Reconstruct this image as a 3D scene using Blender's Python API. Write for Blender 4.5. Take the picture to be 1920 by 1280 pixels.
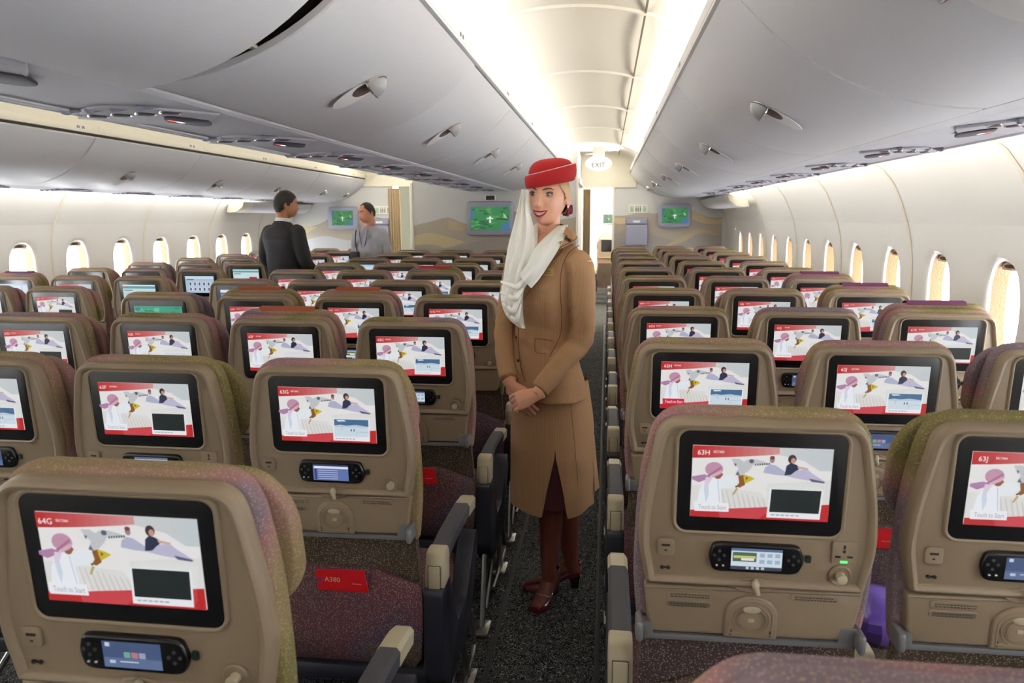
import bpy, bmesh, math, random
from math import sin, cos, pi, sqrt, atan2
from mathutils import Vector, Matrix, Euler, noise
random.seed(7)
for o in list(bpy.data.objects): bpy.data.objects.remove(o)
SC = bpy.context.scene
COL = SC.collection
# ---------------------------------------------------------------- camera
EYE = 1.56
YAW, PITCH, ROLL, FPX = 0.1265, 0.1651, 0.0039, 1388.2
cam_d = bpy.data.cameras.new('camera'); cam = bpy.data.objects.new('camera', cam_d); COL.objects.link(cam)
cam_d.sensor_width = 36.0; cam_d.lens = FPX / 1920 * 36; cam_d.clip_start = 0.02; cam_d.clip_end = 100
_f = Vector((-sin(YAW)*cos(PITCH), cos(YAW)*cos(PITCH), -sin(PITCH))); _r = Vector((cos(YAW), sin(YAW), 0)); _d = _f.cross(_r)
_r2 = cos(ROLL)*_r + sin(ROLL)*_d; _d2 = -sin(ROLL)*_r + cos(ROLL)*_d
cam.matrix_world = Matrix(((_r2.x, -_d2.x, -_f.x, 0), (_r2.y, -_d2.y, -_f.y, 0), (_r2.z, -_d2.z, -_f.z, EYE), (0, 0, 0, 1)))
cam_d.dof.use_dof = True; cam_d.dof.focus_distance = 2.85; cam_d.dof.aperture_fstop = 7.0
SC.camera = cam
# ---------------------------------------------------------------- world, view
w = bpy.data.worlds.new('world'); SC.world = w; w.use_nodes = True
bg = w.node_tree.nodes['Background']; bg.inputs[0].default_value = (0.93, 0.97, 1.0, 1); bg.inputs[1].default_value = 17.0
SC.view_settings.view_transform = 'Standard'; SC.view_settings.look = 'None'
SC.view_settings.exposure = 0.82; SC.view_settings.gamma = 1.0; SC.view_settings.use_curve_mapping = False
SC.cycles.max_bounces = 8; SC.cycles.diffuse_bounces = 4; SC.cycles.glossy_bounces = 3
SC.cycles.transmission_bounces = 4; SC.cycles.transparent_max_bounces = 8
SC.cycles.sample_clamp_indirect = 4.0; SC.cycles.caustics_reflective = False; SC.cycles.caustics_refractive = False
SC.cycles.use_denoising = True
COVE_POWER = 8.0      # emission of the cove light tubes
# ---------------------------------------------------------------- materials
def srgb(r, g=None, b=None):
    if g is None: r, g, b = r
    f = lambda c: (c/255/12.92 if c/255 <= .04045 else ((c/255+.055)/1.055)**2.4)
    return (f(r), f(g), f(b), 1)
def mat(name, col, rough=.5, metal=0, emit=None, es=1, bump=None, spec=None, coat=0):
    m = bpy.data.materials.new(name); m.use_nodes = True; nt = m.node_tree; p = nt.nodes['Principled BSDF']
    p.inputs['Base Color'].default_value = col if len(col) == 4 else (*col, 1)
    p.inputs['Roughness'].default_value = rough; p.inputs['Metallic'].default_value = metal
    if spec is not None: p.inputs['Specular IOR Level'].default_value = spec
    if coat: p.inputs['Coat Weight'].default_value = coat
    if emit: p.inputs['Emission Color'].default_value = emit if len(emit) == 4 else (*emit, 1); p.inputs['Emission Strength'].default_value = es
    if bump:
        sc_, st = bump; n = nt.nodes.new('ShaderNodeTexNoise'); n.inputs['Scale'].default_value = sc_; n.inputs['Detail'].default_value = 3
        tc = nt.nodes.new('ShaderNodeTexCoord'); nt.links.new(tc.outputs['Object'], n.inputs['Vector'])
        b = nt.nodes.new('ShaderNodeBump'); b.inputs['Strength'].default_value = st; b.inputs['Distance'].default_value = .002
        nt.links.new(n.outputs['Fac'], b.inputs['Height']); nt.links.new(b.outputs[0], p.inputs['Normal'])
    return m
M = {}
M['shell'] = mat('seat_plastic', srgb(136, 119, 98), .42, bump=(900, .25))
M['shell_dark'] = mat('seat_plastic_recess', srgb(100, 88, 72), .5)
M['black'] = mat('black_gloss', (.006, .006, .008), .25)
M['blackm'] = mat('black_matte', (.01, .01, .012), .6)
M['navy'] = mat('navy_plastic', srgb(24, 25, 38), .5)
M['charcoal'] = mat('charcoal_pad', srgb(58, 58, 64), .6)
M['cream'] = mat('cream_plastic', srgb(172, 162, 138), .45)
M['grey'] = mat('grey_metal', srgb(120, 120, 124), .4, .3)
M['steel'] = mat('steel', (.30, .30, .30), .35, 1)
M['chrome'] = mat('chrome', (.8, .8, .82), .12, 1)
M['panel'] = mat('bin_panel', srgb(214, 214, 220), .42, bump=(700, .15))
M['panel2'] = mat('service_strip', srgb(196, 196, 206), .5)
M['ivory'] = mat('ivory_panel', srgb(236, 230, 212), .5)
M['wallp'] = mat('side_wall_panel', srgb(240, 239, 236), .5, bump=(300, .1))
M['ceil'] = mat('ceiling_panel', srgb(240, 236, 226), .55)
M['gap'] = mat('dark_gap', srgb(48, 42, 38), .7)
M['gold'] = mat('window_lining', srgb(92, 58, 10), .6, bump=(120, .8))
M['lav'] = mat('lavender_grey_plastic', srgb(158, 160, 180), .45)
M['lens'] = mat('dark_lens', srgb(62, 58, 74), .5, spec=.2)
M['sign_red'] = mat('lit_red_sign', (.8, .1, .1), .5, emit=srgb(230, 60, 60), es=1.2)
M['sign_wht'] = mat('lit_white_sign', (.8, .8, .8), .5, emit=srgb(250, 240, 240), es=1.2)
M['green_led'] = mat('green_led', (.05, .5, .1), .5, emit=srgb(60, 220, 90), es=1.5)
M['cove'] = mat('cove_tube', (1, 1, 1), .5, emit=(1.0, .93, .80), es=COVE_POWER)
M['cove2'] = mat('wall_wash_tube', (1, 1, 1), .5, emit=(1.0, .95, .84), es=COVE_POWER*1.4)
M['red'] = mat('red_card', srgb(190, 20, 30), .4)
M['ink'] = mat('dark_print', srgb(50, 48, 48), .6)
M['wht'] = mat('white_print', srgb(235, 235, 235), .6)
M['skinw'] = mat('fair_skin', srgb(226, 176, 150), .45)

def nodes(m): return m.node_tree.nodes, m.node_tree.links, m.node_tree.nodes['Principled BSDF']
def fabric(name, cols, dots=True):
    m = mat(name, cols[0], .9, spec=.15); N, L, p = nodes(m)
    tc = N.new('ShaderNodeTexCoord'); oi = N.new('ShaderNodeObjectInfo')
    mp = N.new('ShaderNodeVectorMath'); mp.operation = 'ADD'
    sc_ = N.new('ShaderNodeVectorMath'); sc_.operation = 'SCALE'; sc_.inputs['Scale'].default_value = 1.0
    L.new(oi.outputs['Location'], sc_.inputs[0]); L.new(tc.outputs['Object'], mp.inputs[0]); L.new(sc_.outputs[0], mp.inputs[1])
    n = N.new('ShaderNodeTexNoise'); n.inputs['Scale'].default_value = 3.2; n.inputs['Detail'].default_value = 1; L.new(mp.outputs[0], n.inputs['Vector'])
    cr = N.new('ShaderNodeValToRGB'); e = cr.color_ramp.elements; e[0].position = .36; e[0].color = cols[0]; e[1].position = .64; e[1].color = cols[-1]
    for i, c in enumerate(cols[1:-1]):
        k = e.new(.36 + .28*(i+1)/(len(cols)-1)); k.color = c
    L.new(n.outputs['Fac'], cr.inputs[0])
    v = N.new('ShaderNodeTexVoronoi'); v.inputs['Scale'].default_value = 230; L.new(tc.outputs['Object'], v.inputs['Vector'])
    lt = N.new('ShaderNodeMath'); lt.operation = 'LESS_THAN'; lt.inputs[1].default_value = .3; L.new(v.outputs['Distance'], lt.inputs[0])
    mu = N.new('ShaderNodeMath'); mu.operation = 'MULTIPLY'; mu.inputs[1].default_value = .38; L.new(lt.outputs[0], mu.inputs[0])
    mx = N.new('ShaderNodeMix'); mx.data_type = 'RGBA'; L.new(mu.outputs[0], mx.inputs[0]); L.new(cr.outputs[0], mx.inputs[6]); mx.inputs[7].default_value = srgb(205, 180, 150)
    L.new(mx.outputs[2], p.inputs['Base Color'])
    b = N.new('ShaderNodeBump'); b.inputs['Strength'].default_value = .5; b.inputs['Distance'].default_value = .001; L.new(v.outputs['Distance'], b.inputs['Height']); L.new(b.outputs[0], p.inputs['Normal'])
    return m
M['fabric'] = fabric('patterned_cover', [srgb(112, 104, 66), srgb(134, 118, 86), srgb(142, 114, 102), srgb(142, 104, 106), srgb(118, 104, 112)])
M['fabric2'] = fabric('patterned_upholstery', [srgb(84, 58, 62), srgb(94, 58, 66), srgb(78, 62, 78), srgb(84, 70, 62)])
M['fabric3'] = fabric('olive_upholstery', [srgb(64, 56, 46), srgb(72, 60, 52), srgb(66, 54, 56)])
def carpet():
    m = mat('dashed_carpet', srgb(36, 37, 42), .95, spec=.1); N, L, p = nodes(m)
    tc = N.new('ShaderNodeTexCoord'); n = N.new('ShaderNodeTexNoise'); n.inputs['Scale'].default_value = 48; n.inputs['Detail'].default_value = 0; n.inputs['Distortion'].default_value = 1.2
    L.new(tc.outputs['Object'], n.inputs['Vector'])
    w_ = N.new('ShaderNodeMath'); w_.operation = 'PINGPONG'; w_.inputs[1].default_value = .10; L.new(n.outputs['Fac'], w_.inputs[0])
    g = N.new('ShaderNodeMath'); g.operation = 'GREATER_THAN'; g.inputs[1].default_value = .078; L.new(w_.outputs[0], g.inputs[0])
    mx = N.new('ShaderNodeMix'); mx.data_type = 'RGBA'; L.new(g.outputs[0], mx.inputs[0]); mx.inputs[6].default_value = srgb(30, 31, 35); mx.inputs[7].default_value = srgb(128, 128, 124)
    L.new(mx.outputs[2], p.inputs['Base Color']); return m
M['carpet'] = carpet()
def art_mat(name, es):
    m = mat(name, (.02, .02, .02), .3); N, L, p = nodes(m)
    a = N.new('ShaderNodeAttribute'); a.attribute_name = 'Col'
    L.new(a.outputs['Color'], p.inputs['Emission Color']); p.inputs['Emission Strength'].default_value = es
    return m
M['art'] = art_mat('lit_screen_picture', .50)
def print_mat(name, rough=.6):
    m = mat(name, (1, 1, 1), rough); N, L, p = nodes(m)
    a = N.new('ShaderNodeAttribute'); a.attribute_name = 'Col'; L.new(a.outputs['Color'], p.inputs['Base Color']); return m
M['print'] = print_mat('printed_colours')
def glass():
    m = bpy.data.materials.new('window_glass'); m.use_nodes = True; N, L = m.node_tree.nodes, m.node_tree.links
    for n in list(N): N.remove(n)
    o = N.new('ShaderNodeOutputMaterial'); a = N.new('ShaderNodeBsdfTransparent'); g = N.new('ShaderNodeBsdfGlossy'); g.inputs['Roughness'].default_value = .05
    x = N.new('ShaderNodeMixShader'); x.inputs[0].default_value = .05; L.new(a.outputs[0], x.inputs[1]); L.new(g.outputs[0], x.inputs[2]); L.new(x.outputs[0], o.inputs[0]); return m
M['glass'] = glass()

# ---------------------------------------------------------------- mesh builder
def offset(pts, d):
    n = len(pts); A = sum(pts[i][0]*pts[(i+1) % n][1]-pts[(i+1) % n][0]*pts[i][1] for i in range(n)); s = 1 if A > 0 else -1
    out = []
    for i in range(n):
        p0, p1, p2 = pts[i-1], pts[i], pts[(i+1) % n]
        a = Vector((p1[0]-p0[0], p1[1]-p0[1])); b = Vector((p2[0]-p1[0], p2[1]-p1[1]))
        if a.length < 1e-9: a = b
        if b.length < 1e-9: b = a
        a.normalize(); b.normalize(); na = Vector((a.y, -a.x))*s; nb = Vector((b.y, -b.x))*s
        m = na+nb
        if m.length < 1e-6: m = na
        m.normalize(); k = max(.45, m.dot(na)); out.append((p1[0]+m.x*d/k, p1[1]+m.y*d/k))
    return out
def rrect(u0, v0, u1, v1, r, n=5):
    r = min(r, abs(u1-u0)/2*.999, abs(v1-v0)/2*.999); o = []
    for cx, cy, a0 in ((u1-r, v1-r, 0), (u0+r, v1-r, pi/2), (u0+r, v0+r, pi), (u1-r, v0+r, 1.5*pi)):
        for i in range(n+1): a = a0+pi/2*i/n; o.append((cx+r*cos(a), cy+r*sin(a)))
    return o
def roundpoly(pts, rs, n=5):
    o = []; N = len(pts)
    for i in range(N):
        p = Vector(pts[i]); a = Vector(pts[i-1])-p; b = Vector(pts[(i+1) % N])-p; r = rs[i] if isinstance(rs, (list, tuple)) else rs
        if r <= 0: o.append(tuple(p)); continue
        d = min(r, a.length*.48, b.length*.48); q0 = p+a.normalized()*d; q1 = p+b.normalized()*d
        for k in range(n+1): t = k/n; o.append(tuple(q0*(1-t)**2+p*2*t*(1-t)+q1*t*t))
    return o
class B:
    def __init__(s): s.v = []; s.f = []; s.m = []; s.c = []; s.col = None
    def V(s, p): s.v.append(tuple(p)); return len(s.v)-1
    def F(s, idx, m=0): s.f.append(tuple(idx)); s.m.append(m); s.c.append(s.col)
    def poly(s, pts, m=0): s.F([s.V(p) for p in pts], m)
    def loft(s, rings, m=0, cap0=True, cap1=True, closed=True):
        I = [[s.V(p) for p in r] for r in rings]; n = len(I[0])
        for a, b in zip(I[:-1], I[1:]):
            for i in range(n if closed else n-1): j = (i+1) % n; s.F((a[i], a[j], b[j], b[i]), m)
        if cap0: s.F(I[0][::-1], m)
        if cap1: s.F(I[-1], m)
        return I
    def prism(s, out, f, n0, n1, bev=0, m=0, cap0=True, bev0=0, k=3):
        R = []
        if bev0:
            for i in range(k, 0, -1): a = pi/2*i/k; R.append([f(u, v, n0+(n1-n0)/abs(n1-n0)*bev0*(1-sin(a))) for u, v in offset(out, -bev0*(1-cos(a)))])
            R.append([f(u, v, n0+(n1-n0)/abs(n1-n0)*bev0) for u, v in out])
        else: R.append([f(u, v, n0) for u, v in out])
        sg = 1 if n1 > n0 else -1
        if bev:
            for i in range(k+1): a = pi/2*i/k; R.append([f(u, v, n1-sg*bev*(1-sin(a))) for u, v in offset(out, -bev*(1-cos(a)))])
        else: R.append([f(u, v, n1) for u, v in out])
        s.loft(R, m, cap0=cap0)
    def box(s, x0, y0, z0, x1, y1, z1, bev=0, m=0, r=0):
        b = min(bev, abs(x1-x0)/2.1, abs(y1-y0)/2.1, abs(z1-z0)/2.1)
        if b <= 0 and r <= 0:
            P = [(x, y, z) for z in (z0, z1) for x, y in ((x0, y0), (x1, y0), (x1, y1), (x0, y1))]; I = [s.V(p) for p in P]
            for q in ((3, 2, 1, 0), (4, 5, 6, 7), (0, 1, 5, 4), (1, 2, 6, 5), (2, 3, 7, 6), (3, 0, 4, 7)): s.F([I[i] for i in q], m)
        else: s.prism(rrect(x0, y0, x1, y1, max(b, r), 3), lambda u, v, n: (u, v, n), z0, z1, b, m, bev0=b, k=2)
    def tube(s, path, r, seg=8, m=0, caps=True, flat=None, up=None):
        P = [Vector(p) for p in path]; R = r if isinstance(r, (list, tuple)) else [r]*len(P); rings = []
        t = (P[1]-P[0]).normalized(); ref = Vector(up) if up else (Vector((0, 0, 1)) if abs(t.z) < .9 else Vector((1, 0, 0))); nrm = (ref-t*ref.dot(t)).normalized()
        for i, p in enumerate(P):
            t = (P[min(i+1, len(P)-1)]-P[max(i-1, 0)]).normalized(); nrm = (nrm-t*nrm.dot(t)).normalized(); bn = t.cross(nrm)
            rr = R[i]; ra, rb = rr if isinstance(rr, (list, tuple)) else (rr, rr)
            rings.append([tuple(p+nrm*cos(2*pi*k/seg)*ra+bn*sin(2*pi*k/seg)*rb) for k in range(seg)])
        s.loft(rings, m, caps, caps)
    def ell(s, c, r, nu=16, nv=10, m=0, R=None, fn=None):
        rings = []; c = Vector(c)
        for j in range(1, nv):
            a = pi*j/nv; ring = []
            for i in range(nu):
                b = 2*pi*i/nu; p = Vector((sin(a)*cos(b)*r[0], sin(a)*sin(b)*r[1], cos(a)*r[2]))
                if fn: p = fn(p)
                if R: p = R @ p
                ring.append(tuple(c+p))
            rings.append(ring)
        top = Vector((0, 0, r[2])); bot = -top
        if fn: top = fn(top); bot = fn(bot)
        if R: top = R @ top; bot = R @ bot
        I = s.loft(rings, m, False, False); a = s.V(c+top); b = s.V(c+bot)
        for i in range(nu): j = (i+1) % nu; s.F((a, I[0][j], I[0][i]), m); s.F((b, I[-1][i], I[-1][j]), m)
    def disc(s, c, r, f=None, n=20, m=0):
        s.poly([(c[0]+r*cos(2*pi*i/n), c[1]+r*sin(2*pi*i/n)) + (() if f else (c[2],)) if not f else f(c[0]+r*cos(2*pi*i/n), c[1]+r*sin(2*pi*i/n), c[2]) for i in range(n)], m)
    def mesh(s, name, mats, smooth=35, recalc=True):
        me = bpy.data.meshes.new(name); me.from_pydata(s.v, [], s.f)
        for x in (mats if isinstance(mats, (list, tuple)) else [mats]): me.materials.append(x)
        me.polygons.foreach_set('material_index', s.m)
        if recalc:
            bm = bmesh.new(); bm.from_mesh(me); bmesh.ops.recalc_face_normals(bm, faces=bm.faces); bm.to_mesh(me); bm.free()
        if any(c is not None for c in s.c):
            at = me.color_attributes.new('Col', 'FLOAT_COLOR', 'CORNER')
            for p, c in zip(me.polygons, s.c):
                for li in p.loop_indices: at.data[li].color = c or (1, 1, 1, 1)
        if smooth:
            me.polygons.foreach_set('use_smooth', [True]*len(me.polygons)); me.set_sharp_from_angle(angle=math.radians(smooth))
        me.update(); return me
    def build(s, name, mats, parent=None, smooth=35, recalc=True):
        return obj(name, s.mesh(name, mats, smooth, recalc), parent)
def obj(name, me, parent=None):
    o = bpy.data.objects.new(name, me); COL.objects.link(o)
    if parent: o.parent = parent
    return o
def empty(name, loc=(0, 0, 0), rot=(0, 0, 0)):
    o = bpy.data.objects.new(name, None); COL.objects.link(o); o.location = loc; o.rotation_euler = rot; o.empty_display_size = .05; return o
def tag(o, label=None, cat=None, group=None, kind=None):
    if label: o['label'] = label
    if cat: o['category'] = cat
    if group: o['group'] = group
    if kind: o['kind'] = kind
    return o
def copy_tree(o, parent=None):
    c = o.copy(); COL.objects.link(c); c.parent = parent
    for ch in [x for x in KIDS.get(o.name, [])]: copy_tree(ch, c)
    return c
KIDS = {}
def index_kids():
    KIDS.clear()
    for o in COL.objects:
        if o.parent: KIDS.setdefault(o.parent.name, []).append(o)
_T = {}
def text_polys(txt, size):
    k = txt
    if k not in _T:
        cu = bpy.data.curves.new('t', 'FONT'); cu.body = txt; cu.size = 1; cu.resolution_u = 2; cu.fill_mode = 'FRONT'; o = bpy.data.objects.new('t', cu); COL.objects.link(o)
        me = bpy.data.meshes.new_from_object(o.evaluated_get(bpy.context.evaluated_depsgraph_get())); 
        _T[k] = ([tuple(v.co) for v in me.vertices], [tuple(p.vertices) for p in me.polygons]); bpy.data.objects.remove(o); bpy.data.curves.remove(cu); bpy.data.meshes.remove(me)
    return _T[k]
def add_text(b, txt, size, f, m=0, bold=0, center=False, width=None):
    vs, fs = text_polys(txt, size); x0 = min(v[0] for v in vs); x1 = max(v[0] for v in vs)
    sx = size if width is None else width/(x1-x0); ox = -(x0+x1)/2*sx if center else -x0*sx
    I = [b.V(f(v[0]*sx+ox, v[1]*size)) for v in vs]
    for q in fs: b.F([I[i] for i in q], m)
def lerp(a, b, t): return a+(b-a)*t
# ================================================================ THE CABIN SHELL
YB, YF = -4.5, 10.9           # behind the camera, side bulkheads
def arc(p0, p1, bulge, n=14):
    p0 = Vector(p0); p1 = Vector(p1); c = p1-p0; nn = Vector((-c.y, c.x)).normalized()
    return [tuple(p0+c*(i/n)+nn*bulge*4*(i/n)*(1-i/n)) for i in range(n+1)]
def sweep(b, prof, y0, y1, th=0, m=0, seg=1):
    """extrude an (x,z) profile along y; th gives it thickness"""
    if th:
        back = offset_line(prof, th); ring = list(prof)+back[::-1]
        b.loft([[(x, lerp(y0, y1, k/seg), z) for x, z in ring] for k in range(seg+1)], m)
    else: b.loft([[(x, lerp(y0, y1, k/seg), z) for x, z in prof] for k in range(seg+1)], m, False, False, closed=False)
def offset_line(P, d):
    o = []
    for i in range(len(P)):
        a = Vector(P[max(i-1, 0)]); b = Vector(P[min(i+1, len(P)-1)]); t = (b-a).normalized(); o.append((P[i][0]-t.y*d, P[i][1]+t.x*d))
    return o
# floor
b = B(); b.box(-5.2, YB, -.05, 2.2, 24, 0)
tag(b.build('floor', M['carpet']), kind='structure')
b = B()
for yy in (2.28, 4.3, 6.3, 8.2, 10.2): b.box(-.46, yy, 0, .06, yy+.012, .0025)
for xx in (-.40, -.02): b.box(xx, YB, 0, xx+.02, YF, .004, .001)
tag(b.build('trim_1', mat('carpet_seam', srgb(30, 31, 36), .7)), kind='structure')
# -- side walls with window openings
WR = [(1.36, 1.895), (1.45, 1.875), (1.53, 1.815), (1.595, 1.73), (1.645, 1.62), (1.68, 1.52), (1.705, 1.42), (1.72, 1.3), (1.728, 1.15), (1.725, 1.0), (1.71, .8), (1.69, .6), (1.66, .4), (1.62, .15), (1.60, 0)]
WL = [(-4.43, 1.865), (-4.53, 1.845), (-4.61, 1.775), (-4.67, 1.69), (-4.72, 1.59), (-4.76, 1.50), (-4.785, 1.4), (-4.80, 1.28), (-4.806, 1.13), (-4.803, .98), (-4.79, .8), (-4.77, .6), (-4.74, .4), (-4.70, .15), (-4.68, 0)]
def xat(P, z):
    for (x0, z0), (x1, z1) in zip(P[:-1], P[1:]):
        if z1 <= z <= z0: return lerp(x0, x1, (z0-z)/(z0-z1))
    return P[0][0] if z > P[0][1] else P[-1][0]
WZ, WHY, WHZ = 1.145, .140, .225
def win_ring(yc, k, n=40, g=0):
    o = []
    for i in range(n):
        a = 2*pi*i/n+pi/n; ca, sa = cos(a), sin(a); e = 2/2.5
        ey = abs(ca)**e*(1 if ca > 0 else -1)*(WHY+g)*k; ez = abs(sa)**e*(1 if sa > 0 else -1)*(WHZ+g)*k
        o.append((yc+ey, WZ+ez))
    return o
def wall(name, P, sgn, yc0, n_win, y_start, pitch=.65):
    b = B(); ya, yb = y_start, YF+1.5
    # strips above and below the window band
    hi = [p for p in P if p[1] >= 1.52]; lo = [p for p in P if p[1] <= .8]
    zt = 1.52; zb = .8
    sweep(b, hi+([] if hi[-1][1] == zt else [(xat(P, zt), zt)]), ya, yb, seg=18); sweep(b, ([] if lo[0][1] == zb else [(xat(P, zb), zb)])+lo, ya, yb, seg=4)
    cells = [yc0+pitch*i for i in range(n_win)]; last = ya
    f = lambda y, z: (xat(P, z), y, z)
    for yc in cells:
        c0, c1 = yc-pitch/2, yc+pitch/2
        if c0-last > .01: sweep(b, [(xat(P, lerp(zt, zb, i/10)), lerp(zt, zb, i/10)) for i in range(11)], last, c0)
        inn = win_ring(yc, 1); N = len(inn); out = []
        for (y, z) in inn:
            dy, dz = y-yc, z-WZ; a = atan2(dz/(WHZ), dy/(WHY)); ca, sa = cos(a), sin(a); k = 1/max(abs(ca), abs(sa))
            sy, sz = ca*k, sa*k; out.append((yc+sy*pitch/2, lerp(zb, zt, (sz+1)/2)))
        rings = [[f(lerp(i_[0], o_[0], t), lerp(i_[1], o_[1], t)) for i_, o_ in zip(inn, out)] for t in (0, .08, .25, .5, .75, 1)]
        # shallow scoop around the opening
        b.loft([[(x+sgn*.012, y, z) for x, y, z in rings[0]]]+rings[1:], 0, False, False)
        for cy, cz in ((c0, zb), (c1, zb), (c1, zt), (c0, zt)):
            near = sorted(out, key=lambda q: (q[0]-cy)**2+(q[1]-cz)**2)[:2]; b.poly([f(*near[0]), f(cy, cz), f(*near[1])])
        last = c1
    if yb-last > .01: sweep(b, [(xat(P, lerp(zt, zb, i/10)), lerp(zt, zb, i/10)) for i in range(11)], last, yb)
    # solid outer skin so light comes in only through the openings
    tag(b.build(name, M['wallp'], smooth=40, recalc=False), kind='structure')
    return cells
cR = wall('wall_right', WR, 1, 3.49-.65*11, 22, YB)
cL = wall('wall_left', WL, -1, 5.62-.65*14, 27, YB)
def window(i, P, sgn, yc):
    e = tag(empty('window_%d' % i, (0, 0, 0)), kind='structure')
    f = lambda dx: (lambda p: (xat(P, p[1])+sgn*dx, p[0], p[1]))
    b = B(); r = [[f(.012)(p) for p in win_ring(yc, 1)], [f(.018)(p) for p in win_ring(yc, 1, g=-.003)], [f(.022)(p) for p in win_ring(yc, 1, g=-.006)]]
    b.loft(r, 0, False, False); b.build('window_frame', M['wallp'], e, recalc=False)
    b = B(); r = [[f(.022)(p) for p in win_ring(yc, 1, g=-.006)], [f(.055)(p) for p in win_ring(yc, 1, g=-.009)], [f(.085)(p) for p in win_ring(yc, 1, g=-.012)]]
    b.loft(r, 0, False, False); b.build('window_lining', M['gold'], e, recalc=False)
    b = B(); b.poly([f(.083)(p) for p in win_ring(yc, 1, g=-.010)]); b.build('pane', M['glass'], e, smooth=0)
    b = B(); rr = win_ring(yc, 1, g=-.008); top = [p for p in rr if p[1] > WZ+WHZ-.045]; top.sort()
    b.poly([(xat(P, p[1])+sgn*.04, p[0], p[1]) for p in top]+[(xat(P, WZ+WHZ-.045)+sgn*.04, p, WZ+WHZ-.045) for p in (top[-1][0], top[0][0])])
    b.ell((xat(P, WZ+WHZ-.03)+sgn*.035, yc, WZ+WHZ-.028), (.008, .05, .010), 12, 6, 1)
    b.build('window_shade', [M['ivory'], M['gold']], e)
i = 1
for y in cR:
    if y > -4: window(i, WR, 1, y); i += 1
for y in cL:
    if y > -4: window(i, WL, -1, y); i += 1
# raised seams between wall panels
n = 3
def seam(P, y, sgn):
    global n
    b = B(); q = [(x-sgn*.003, z) for x, z in P if z > .3]
    b.loft([[(x, y-.012, z), (x-sgn*.006, y-.006, z), (x-sgn*.006, y+.006, z), (x, y+.012, z)] for x, z in q], 0, closed=False, cap0=False, cap1=False)
    tag(b.build('trim_%d' % n, M['ivory'], recalc=False), kind='structure'); n += 1
for k in range(5): seam(WR, 3.165+1.3*k-.0, 1)
for k in range(5): seam(WL, 5.295+.65+1.3*k, -1)
# wall behind the camera, added to contain the light, and outer ceiling box
b = B(); b.box(-5.2, YB-.05, 0, 2.2, YB, 2.75); tag(b.build('wall_light_stop', M['wallp']), kind='structure')
b = B(); b.box(-5.2, YB, 2.62, 2.2, 13, 2.66); tag(b.build('ceiling', M['ceil']), kind='structure')
b = B(); b.box(1.9, YB, 1.5, 1.95, 13, 2.66); b.box(-5.1, YB, 1.5, -5.05, 13, 2.66); b.box(1.7, YB, 0, 1.75, 13, .6); b.box(-4.95, YB, 0, -4.9, 13, .6)
tag(b.build('trim_20', M['wallp']), kind='structure')
# ---------------------------------------------------------------- overhead profiles (x, z)
def up(P): return [(x, z+EYE) for x, z in P]
PR = up(arc((.31, .607), (.975, .276), -.085))            # right-hand bins, aisle edge to lower edge
PC = up(arc((-.59, .66), (-1.175, .336), .07))            # centre bins, right face
CX = -1.435
PCL = [(2*CX-x, z) for x, z in PC]                         # centre bins, left face
PL = up(arc((-3.55, .56), (-4.16, .245), .085))           # left-hand bins
def fascia(name, x, z, s, y0, y1, pitch, off, m='panel'):
    """rail above the doors: s=+1 when the bin is on the +x side"""
    b = B(); b.box(min(x, x+s*.05), y0, z+.030, max(x, x+s*.05), y1, z+(.088 if m == 'panel' else .155), .004)
    tag(b.build(name, M[m]), kind='structure')
# arched ceiling over an aisle, with ribs at the bin joints
def aisle_ceiling(k, x0, z0, x1, z1, rise, y0, y1, joints, seamx=None):
    prof = [(lerp(x0, x1, t), lerp(z0, z1, t)+rise*(1-(2*t-1)**2)**.8) for t in [i/24 for i in range(25)]]
    b = B(); js = [y0]+[j for j in joints if y0+.1 < j < y1-.1]+[y1]
    for a, c in zip(js[:-1], js[1:]):
        ys = [a+.001, a+.03, a+.10, (a+c)/2, c-.10, c-.03, c-.001]; dz = [0, .004, .018, .03, .018, .004, 0]
        b.loft([[(x, y, z+d) for x, z in prof] for y, d in zip(ys, dz)], 0, False, False, closed=False)
        b.loft([[(x, c-.018, z+.002) for x, z in prof], [(x, c-.011, z-.010) for x, z in prof], [(x, c+.011, z-.010) for x, z in prof], [(x, c+.018, z+.002) for x, z in prof]], 0, False, False, closed=False)
    o = tag(b.build('ceiling', M['ceil'], smooth=50, recalc=False), kind='structure')
    if seamx is not None:
        t = (seamx-x0)/(x1-x0); z = lerp(z0, z1, t)+rise*(1-(2*t-1)**2)**.8
        b = B(); b.box(seamx-.004, y0, z-.006, seamx+.004, y1, z+.004); tag(b.build('trim_%d' % (30+k), M['shell_dark']), kind='structure')
JC = [1.80+1.42*i for i in range(-4, 7)]                   # centre joints
JR = [2.15+1.52*i for i in range(-4, 7)]
JL = [3.55+1.38*i for i in range(-5, 7)]
YC = 9.40                                                  # centre bulkhead
aisle_ceiling(0, -.66, EYE+.80, .37, EYE+.775, .125, YB, YF, [3.43+1.47*i for i in range(-5, 6)], .150)
aisle_ceiling(1, -3.63, EYE+.80, -2.22, EYE+.80, .125, YB, YF, [3.4+1.47*i for i in range(-5, 6)])
fascia('trim_40', .31, PR[0][1], 1, YB, YF, 0, 0); fascia('trim_41', -.59, PC[0][1], -1, YB, YC, 0, 0)
fascia('trim_42', PCL[0][0], PC[0][1], 1, YB, YC, 0, 0); fascia('trim_43', PL[0][0], PL[0][1], -1, YB, YF, 0, 0, 'ivory')
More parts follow.
